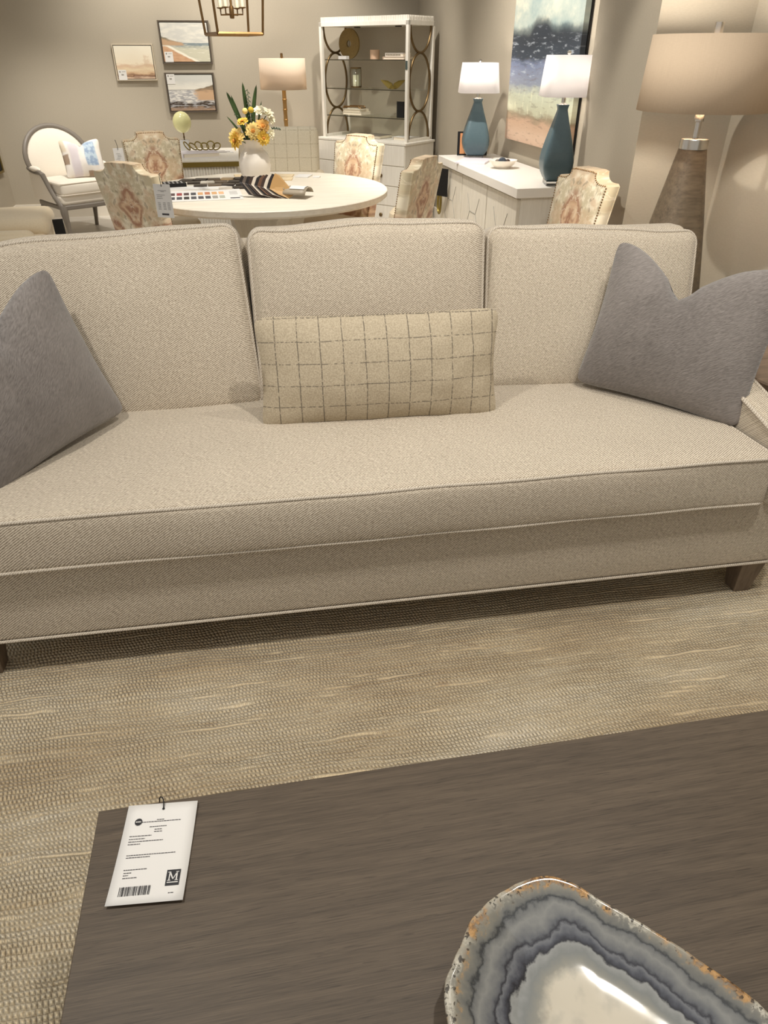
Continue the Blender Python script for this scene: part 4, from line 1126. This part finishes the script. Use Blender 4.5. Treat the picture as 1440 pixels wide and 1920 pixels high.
for px in (0, BW):
    for (z0, z1, half) in ((1.745-.62, 1.745-.0, 'bot'), (.815+.19, .815+.64+.05, 'full'), (.815-.19, .815+.19+.0, 'top')): pass
    def ell(zc_, rz, a0, a1, n=28): return [(px, BD/2+(BD/2-.035)*cos(radians(a0+(a1-a0)*i/n)), zc_+rz*sin(radians(a0+(a1-a0)*i/n))) for i in range(n+1)]
    k = MB(); k.tube(ell(1.748, .215, 180, 360), .011, 8); k.build('oval_bar', 'bronze_metal', bc_)
    k = MB(); k.tube(ell(1.292, .241, 0, 360, 48)[:-1], .011, 8, closed=True); k.build('oval_bar', 'bronze_metal', bc_)
    k = MB(); k.tube(ell(.815, .236, 0, 180), .011, 8); k.build('oval_bar', 'bronze_metal', bc_)
MB().box((BW-.0, -.017, 1.435), (.022, .006, .07)).build('hinge', 'teal_hinge', bc_, smooth=False)
MBc = bc_.matrix_basis.copy(); MBc = T(.838, 8.35, FZ) @ Matrix.Rotation(ang, 4, 'Z')
def bp(x, y, z): return tuple(MBc @ Vector((x, y, z)))
S1, S2, S3, S0 = 1.4785, 1.2325, .9925, .7905
dc = thing('woven_disc', 'round brown woven disc with a hole on a white stand, top shelf', 'ornament', bp(.195, .20, S1), ang)
b = MB(); prof = [(.029, -.010), (.043, -.015), (.103, -.015), (.128, -.009), (.128, .009), (.103, .015), (.043, .015), (.029, .010)]
b.lathe(prof+[prof[0]], 40, M=T(0, .0, .130) @ RX(90), caps=False); b.build('disc', 'woven_disc', dc)
MB().box((-.04, -.045, .014), (.10, .05, .028)).build('stand', 'paper_white', dc, smooth=False); 
b = MB(); b.lathe([(.046, 0), (.047, .004), (.047, .078), (.043, .080), (.042, .070), (.0, .068)], 28); o = b.build('candle', 'blush_candle', angle=40); o.location = bp(.50, .22, S1); tag(o, 'blush pink candle on top glass shelf of the corner cabinet', 'candle')
book(bp(.80, .20, S1), ang, .25, .17, .022, 'book_blush', 'pale pink book, lower of two lying on the top glass shelf', 'books in the corner cabinet')
book(bp(.80, .20, S1+.0225), ang, .21, .14, .030, 'paper_white', 'white book with printed spine, upper of two on the top glass shelf', 'books in the corner cabinet', spine='book_grey')
hl_ = thing('candle_holder', 'clear glass cylinder candle holder with brass bands on middle shelf', 'candle holder', bp(.24, .24, S2), ang)
b = MB(); b.lathe([(.052, .012), (.052, .175)], 28, caps=False); o = b.build('glass', 'shelf_glass', hl_); m_ = o.modifiers.new('thickness', 'SOLIDIFY'); m_.thickness = .003
for zz in (.0, .165):
    b = MB(); b.lathe([(.056, zz), (.056, zz+.012), (.046, zz+.012), (.046, zz)], 28); b.build('band', 'bronze_metal', hl_)
for j in range(4):
    a = radians(45+90*j); b = MB(); b.tube([(.054*cos(a), .054*sin(a), .008), (.054*cos(a), .054*sin(a), .17)], .003, 6); b.build('upright', 'bronze_metal', hl_)
b = MB(); b.lathe([(.032, .012), (.032, .11), (.0, .112)], 20); b.build('candle', 'cream_petal', hl_)
wb = thing('winged_bowl', 'brass bowl with two spread pointed wings on the middle glass shelf', 'bowl', bp(.74, .20, S2), ang+radians(34))
for sx in (-1, 1):
    b = MB(); pts_ = [(-.128, .078, .004), (-.052, .070, .030), (-.006, .046, .040), (.004, .006, .036), (-.046, .004, .034), (-.085, .036, .020)]
    b.rings([[Vector((-sx*x, -w_, z)) for x, z, w_ in pts_], [Vector((-sx*x, w_, z)) for x, z, w_ in pts_]]); b.build('wing', 'olive_brass', wb, smooth=False, bev=.002)
b = MB(); b.lathe([(.04, 0), (.03, .010), (.0, .012)], 20); b.build('foot', 'olive_brass', wb)
bb = book(bp(.26, .22, S3), ang, .24, .17, .028, 'book_cream', 'cream book, lower of two lying on the lowest glass shelf', 'books in the corner cabinet')
bb = book(bp(.25, .22, S3+.0285), ang, .22, .16, .022, 'book_cream', 'cream book, upper of two lying on the lowest glass shelf', 'books in the corner cabinet')
be = thing('chain_link', 'rose gold loop ornament lying over books on the lowest glass shelf', 'ornament', bp(.25, .19, S3+.052), ang)
b = MB(); b.tube([(x, y, .006+.018*(1 if abs(x) < .10 else .3)) for x, y in rrect(.25, .10, .03)], .006, 8, closed=True); b.build('loop', 'antique_brass', be)
o = MB().box((0, 0, .070), (.085, .012, .140)).build('black_folder', 'black_card', smooth=False); place(o, bp(.905, .10, S3), ang); tag(o, 'black price folder standing on the lowest glass shelf', 'folder', 'black price folders')
book(bp(.50, .20, S0), ang, .30, .22, .030, 'book_grey', 'grey book lying on the cabinet top behind the dining chair', 'books in the corner cabinet')
book(bp(.92, .18, S0), ang, .22, .16, .032, 'paper_white', 'white book lying at right end of the cabinet top below the shelves', 'books in the corner cabinet')
o = MB().box((0, 0, 0), (.085, .006, .22)).build('hanging_folder', 'black_card', smooth=False); place(o, bp(.40, -.125, .60), ang); tag(o, 'black price folder hanging from drawer knob left of the far right chair', 'folder', 'black price folders')

# ================================================================== SIDEBOARD ON THE RIGHT WALL
SX0, SX1, SY0, SY1, SZ = 0., .475, 0., 1.72, .83
sd = thing('sideboard', 'white sideboard with geometric carved doors against the right wall', 'sideboard', (1.604, 4.409, FZ), radians(2.5))
SZL = SZ-FZ
MB().box(((SX0+SX1)/2, (SY0+SY1)/2, SZL-.028), (SX1-SX0, SY1-SY0, .056)).build('worktop', 'white_worktop', sd, bev=.003, smooth=False)
MB().box(((SX0+.04+SX1)/2, (SY0+SY1)/2, .44), (SX1-SX0-.05, SY1-SY0-.06, .70)).build('body', 'white_lacquer', sd, smooth=False)
MB().box(((SX0+.06+SX1)/2, (SY0+SY1)/2, .045), (SX1-SX0-.10, SY1-SY0-.14, .09)).build('plinth', 'dark_recess', sd, smooth=False)
for k in range(3):
    y0 = SY0+.035+.553*k; y1 = y0+.546
    d = MB().box((SX0+.034, (y0+y1)/2, .44), (.022, y1-y0-.006, .66)).build('door', 'white_oak_upright', sd, smooth=False, bev=.002)
    g_ = MB(); cy = (y0+y1)/2
    def seg(a, b_):
        g_.tube([(SX0+.0225, cy+a[0], a[1]), (SX0+.0225, cy+b_[0], b_[1])], .0022, 4)
    s_ = .13; hx = [(s_*cos(radians(60*i)), s_*sin(radians(60*i))) for i in range(6)]
    for oy, oz in ((0, .44), (-.195, .44+.1126), (.195, .44+.1126), (-.195, .44-.1126), (.195, .44-.1126), (0, .44+.225), (0, .44-.225)):
        for i in range(6):
            a = (oy+hx[i][0], oz+hx[i][1]); b_ = (oy+hx[(i+1) % 6][0], oz+hx[(i+1) % 6][1])
            if all(abs(p[0]) < .25 and .13 < p[1] < .75 for p in (a, b_)): seg(a, b_)
    g_.build('carved_lines', 'sw_stone', d, smooth=False)
    if k == 2:
        pu = MB(); pu.tube([(SX0-.004, y1-.06+.040*sin(2*pi*i/24), .50+.085*cos(2*pi*i/24)) for i in range(24)], .010, 8, closed=True)
        pu.tube([(SX0+.02, y1-.06, .585), (SX0-.004, y1-.06, .585)], .007, 6)
        pu.build('ring_pull', 'olive_brass', d)
po = thing('pouf', 'cream two-tier pouf on the floor behind the edge-on dining chair', 'pouf', (1.36, 6.35, FZ))
for zz in (.0, .20):
    b = MB(); b.lathe([(.16, zz), (.19, zz+.03), (.20, zz+.10), (.19, zz+.17), (.16, zz+.20), (.0, zz+.205)], 32); b.build('tier', 'cream_fabric', po)
o = MB().box((0, 0, 0), (.006, .11, .20)).build('hanging_folder', 'black_card', smooth=False); place(o, (1.505, 5.86, .665), radians(32)); tag(o, 'black price folder hanging at far end of the white sideboard', 'folder', 'black price folders')

def teal_lamp(label, loc, rz):
    t = thing('table_lamp', label, 'lamp', loc, rz, 'teal lamps on the sideboard')
    b = MB(); b.box((0, 0, .014), (.15, .115, .028)); b.build('plinth', 'acrylic', t, bev=.002, smooth=False)
    b = MB(); b.lathe([(.064, .028), (.077, .036), (.097, .070), (.1075, .110), (.1085, .145), (.101, .190), (.085, .250), (.066, .310), (.047, .368), (.036, .405), (.032, .420), (.035, .434), (.040, .446), (.0, .446)], 64, sy=.85, sq=9.)
    b.build('body', 'teal_ceramic', t, angle=60)
    b = MB(); b.lathe([(.028, .446), (.012, .456), (.012, .50), (.0, .50)], 16); b.build('neck', 'nickel', t)
    harp(t, .485, .20, .045)
    drum(t, .163, .140, .490, .700, 'white_shade', 56, sy=.84, sq=5.)
    b = MB(); b.lathe([(.006, .682), (.005, .70), (.011, .708), (.011, .718), (.0, .724)], 14); b.build('finial', 'nickel', t)
    return t
t1 = teal_lamp('teal faceted lamp with white shade at far end of the sideboard', (1.765, 5.90, SZ), radians(78))
t2 = teal_lamp('teal faceted lamp with white shade at near end, before the large painting', (1.885, 4.535, SZ), radians(78))
t1.scale = (1.10, 1.10, .905); t2.scale = (1., 1., .975)
pf = thing('photo_frame', 'small picture frame with orange print standing behind the far teal lamp', 'picture', (1.79, 6.06, SZ), radians(-12))
MB().box((0, 0, .085), (.24, .012, .17), M=RX(-8)).build('frame', 'black_frame', pf, smooth=False)
MB().box((0, -.0075, .085), (.20, .004, .146), M=RX(-8)).build('print', 'photo_orange', pf, smooth=False)
mg = MB(); mg.box((0, 0, .006), (.30, .22, .012)); o = mg.build('magazine', 'book_lilac', smooth=False, bev=.001); place(o, (1.66, 5.72, SZ), radians(40)); 
o.location = (1.70, 5.68, SZ); o.rotation_euler[2] = radians(62)
tag(o, 'pale glossy magazine lying in front of the far teal lamp', 'magazine')
b = MB(); b.lathe([(.05, .0), (.052, .006), (.075, .022), (.096, .050), (.0985, .054), (.094, .053), (.072, .028), (.045, .014), (.0, .012)], 40, sx=1.05, sy=.85)
o = b.build('bowl', 'white_porcelain', angle=60); o.location = (1.80, 5.30, SZ); tag(o, 'small white bowl with dark stones on the sideboard', 'bowl')
for (x, y, z, r, m, l) in ((-.008, -.01, .050, .026, 'bowl_stone_dark', 'dark blue grey stone heaped highest in the white bowl'), (-.036, .01, .043, .018, 'leather_grey', 'grey stone at left in the white bowl'), (.032, -.006, .044, .019, 'leather_coffee', 'brown stone at right in the white bowl')):
    b = MB(); b.sph((0, 0, 0), r, 9, 6, (1.1, .9, .85)); o = b.build('stone', m, smooth=False); o.location = (1.80+x, 5.30+y, SZ+z); tag(o, l, 'stone', 'stones in the white bowl')

PYC = 5.315
bp_ = thing('painting', 'large framed abstract landscape with dark tree line above the sideboard', 'painting', (2.11-.0432*(PYC-4.36), PYC, 1.505), radians(2.47))
MB().box((-.034, 0, 0), (.036, 1.12, 1.07)).build('canvas', 'art_big', bp_, smooth=False)
k = MB()
for sy in (-1, 1): k.box((-.0065, sy*.5625, 0), (.013, .006, 1.082))
for sz in (-1, 1): k.box((-.0065, 0, sz*.5375), (.013, 1.131, .006))
k.build('frame', 'black_frame', bp_, smooth=False)

# ================================================================== LAMP BEHIND THE SOFA, END TABLE
LX, LY = 1.94, 3.15
LB = .632; LT = .402
cs = thing('lamp_table', 'dark wooden table behind the sofa carrying the tall wooden lamp', 'table', (LX-.02, LY-.02, FZ))
MB().box((0, 0, LT-.008), (.40, .38, .03)).build('tabletop', 'side_table_wood', cs, bev=.003, smooth=False)
for sx in (-1, 1):
    for sy in (-1, 1): MB().box((sx*.16, sy*.15, (LT-.02)/2), (.04, .04, LT-.02)).build('leg', 'side_table_wood', cs, smooth=False)
wl_ = thing('table_lamp', 'tall tapered wooden lamp with wide taupe linen drum shade at right', 'lamp', (LX, LY, LB))
b = MB(); b.lathe([(.175, LT+.0002-LB), (.180, LT+.012-LB), (.116, .200), (.056, .536), (.0, .536)], 40, sq=2.6); b.build('body', 'lamp_wood', wl_, angle=50)
b = MB(); b.lathe([(.060, .537), (.060, .575), (.056, .578), (.0, .578)], 36); b.build('collar', 'nickel', wl_, angle=40)
b = MB(); b.lathe([(.013, .578), (.013, .64), (.02, .643), (.02, .665), (.013, .675), (.0, .675)], 18); b.build('neck', 'nickel', wl_)
harp(wl_, .675, .27, .065, bulb='bright_bulb', lift=.118)
drum(wl_, .268, .252, .683, .953, 'taupe_linen_shade', 64)
b = MB(); b.lathe([(.018, .943), (.018, .994), (.0, .994)], 20); b.build('finial', 'nickel', wl_, angle=40)
et = thing('end_table', 'round brown wooden end table beyond the right arm of sofa', 'table', (1.93, 2.02, 0))
b = MB(); b.lathe([(.27, .520), (.285, .528), (.285, .582), (.280, .588), (.0, .588)], 64); b.build('tabletop', 'side_table_wood', et, angle=30)
b = MB(); b.lathe([(.20, .0), (.20, .03), (.05, .06), (.05, .46), (.14, .52)], 40); b.build('pedestal', 'side_table_wood', et, angle=40)

# ================================================================== LIGHT, CAMERA
def spot(loc, aim, power, angle=60, blend=.5, size=.05, col=(1., .86, .68)):
    l = bpy.data.lights.new('ceiling_spot', 'SPOT'); l.energy = power; l.spot_size = radians(angle); l.spot_blend = blend
    l.shadow_soft_size = size; l.color = col
    o = bpy.data.objects.new('ceiling_spot', l); COL.objects.link(o); o.location = loc
    o.rotation_euler = (Vector(aim)-Vector(loc)).to_track_quat('-Z', 'Y').to_euler()
WARM = (1., .87, .70)
def area(loc, aim, power, size, col=WARM):
    l = bpy.data.lights.new('ceiling_panel', 'AREA'); l.energy = power; l.size = size; l.color = col
    o = bpy.data.objects.new('ceiling_panel', l); COL.objects.link(o); o.location = loc
    o.rotation_euler = (Vector(aim)-Vector(loc)).to_track_quat('-Z', 'Y').to_euler()
K = (1., .95, .87)
spot((-.9, 1.0, 3.0), (-.1, 1.75, .4), 122, 95, .7, .05, K)
spot((.85, .85, 3.0), (.9, 1.8, .4), 122, 95, .7, .05, K)
spot((1.5, 1.6, 3.0), (1.2, 2.0, .8), 70, 70, .7, .05, K)
spot((.2, 4.6, 3.0), (.1, 5.2, .75), 210, 85, .7, .05, K)
spot((-1.1, 6.7, 3.0), (-1.7, 8.0, .5), 230, 60, .7, .05, K)
spot((-1.95, 7.5, 3.05), (-2.56, 8.3, .45), 60, 60, .8, .05, K)
spot((-.75, 7.75, 3.05), (-.72, 8.8, 1.3), 130, 90, .9, .05, K)
spot((.45, 7.7, 3.05), (.50, 8.6, 1.3), 120, 85, .8, .05, K)
spot((.95, 5.0, 3.0), (1.92, 5.5, 1.15), 240, 85, .7, .04, K)
spot((1.0, 6.7, 3.0), (1.35, 8.1, .9), 150, 65, .7, .05, K)
spot((.0, 2.6, 3.0), (1.92, 3.15, 1.40), 170, 40, .4, .025, K)
wd = bpy.data.worlds.new('World'); S.world = wd; wd.use_nodes = True
wd.node_tree.nodes['Background'].inputs[0].default_value = (1., .96, .90, 1); wd.node_tree.nodes['Background'].inputs[1].default_value = .50

cam = bpy.data.cameras.new('Camera'); co = bpy.data.objects.new('Camera', cam); COL.objects.link(co); S.camera = co
cam.sensor_fit = 'VERTICAL'; cam.sensor_height = 24; cam.lens = 24*1300/1920; cam.clip_start = .02
th = math.atan(860/1300)
co.location = (0, 0, 1.52); co.rotation_euler = (pi/2-th, 0, radians(-10))
vs = S.view_settings; vs.view_transform = 'Standard'; vs.look = 'None'; vs.gamma = 1.; vs.exposure = 0.; vs.use_curve_mapping = False
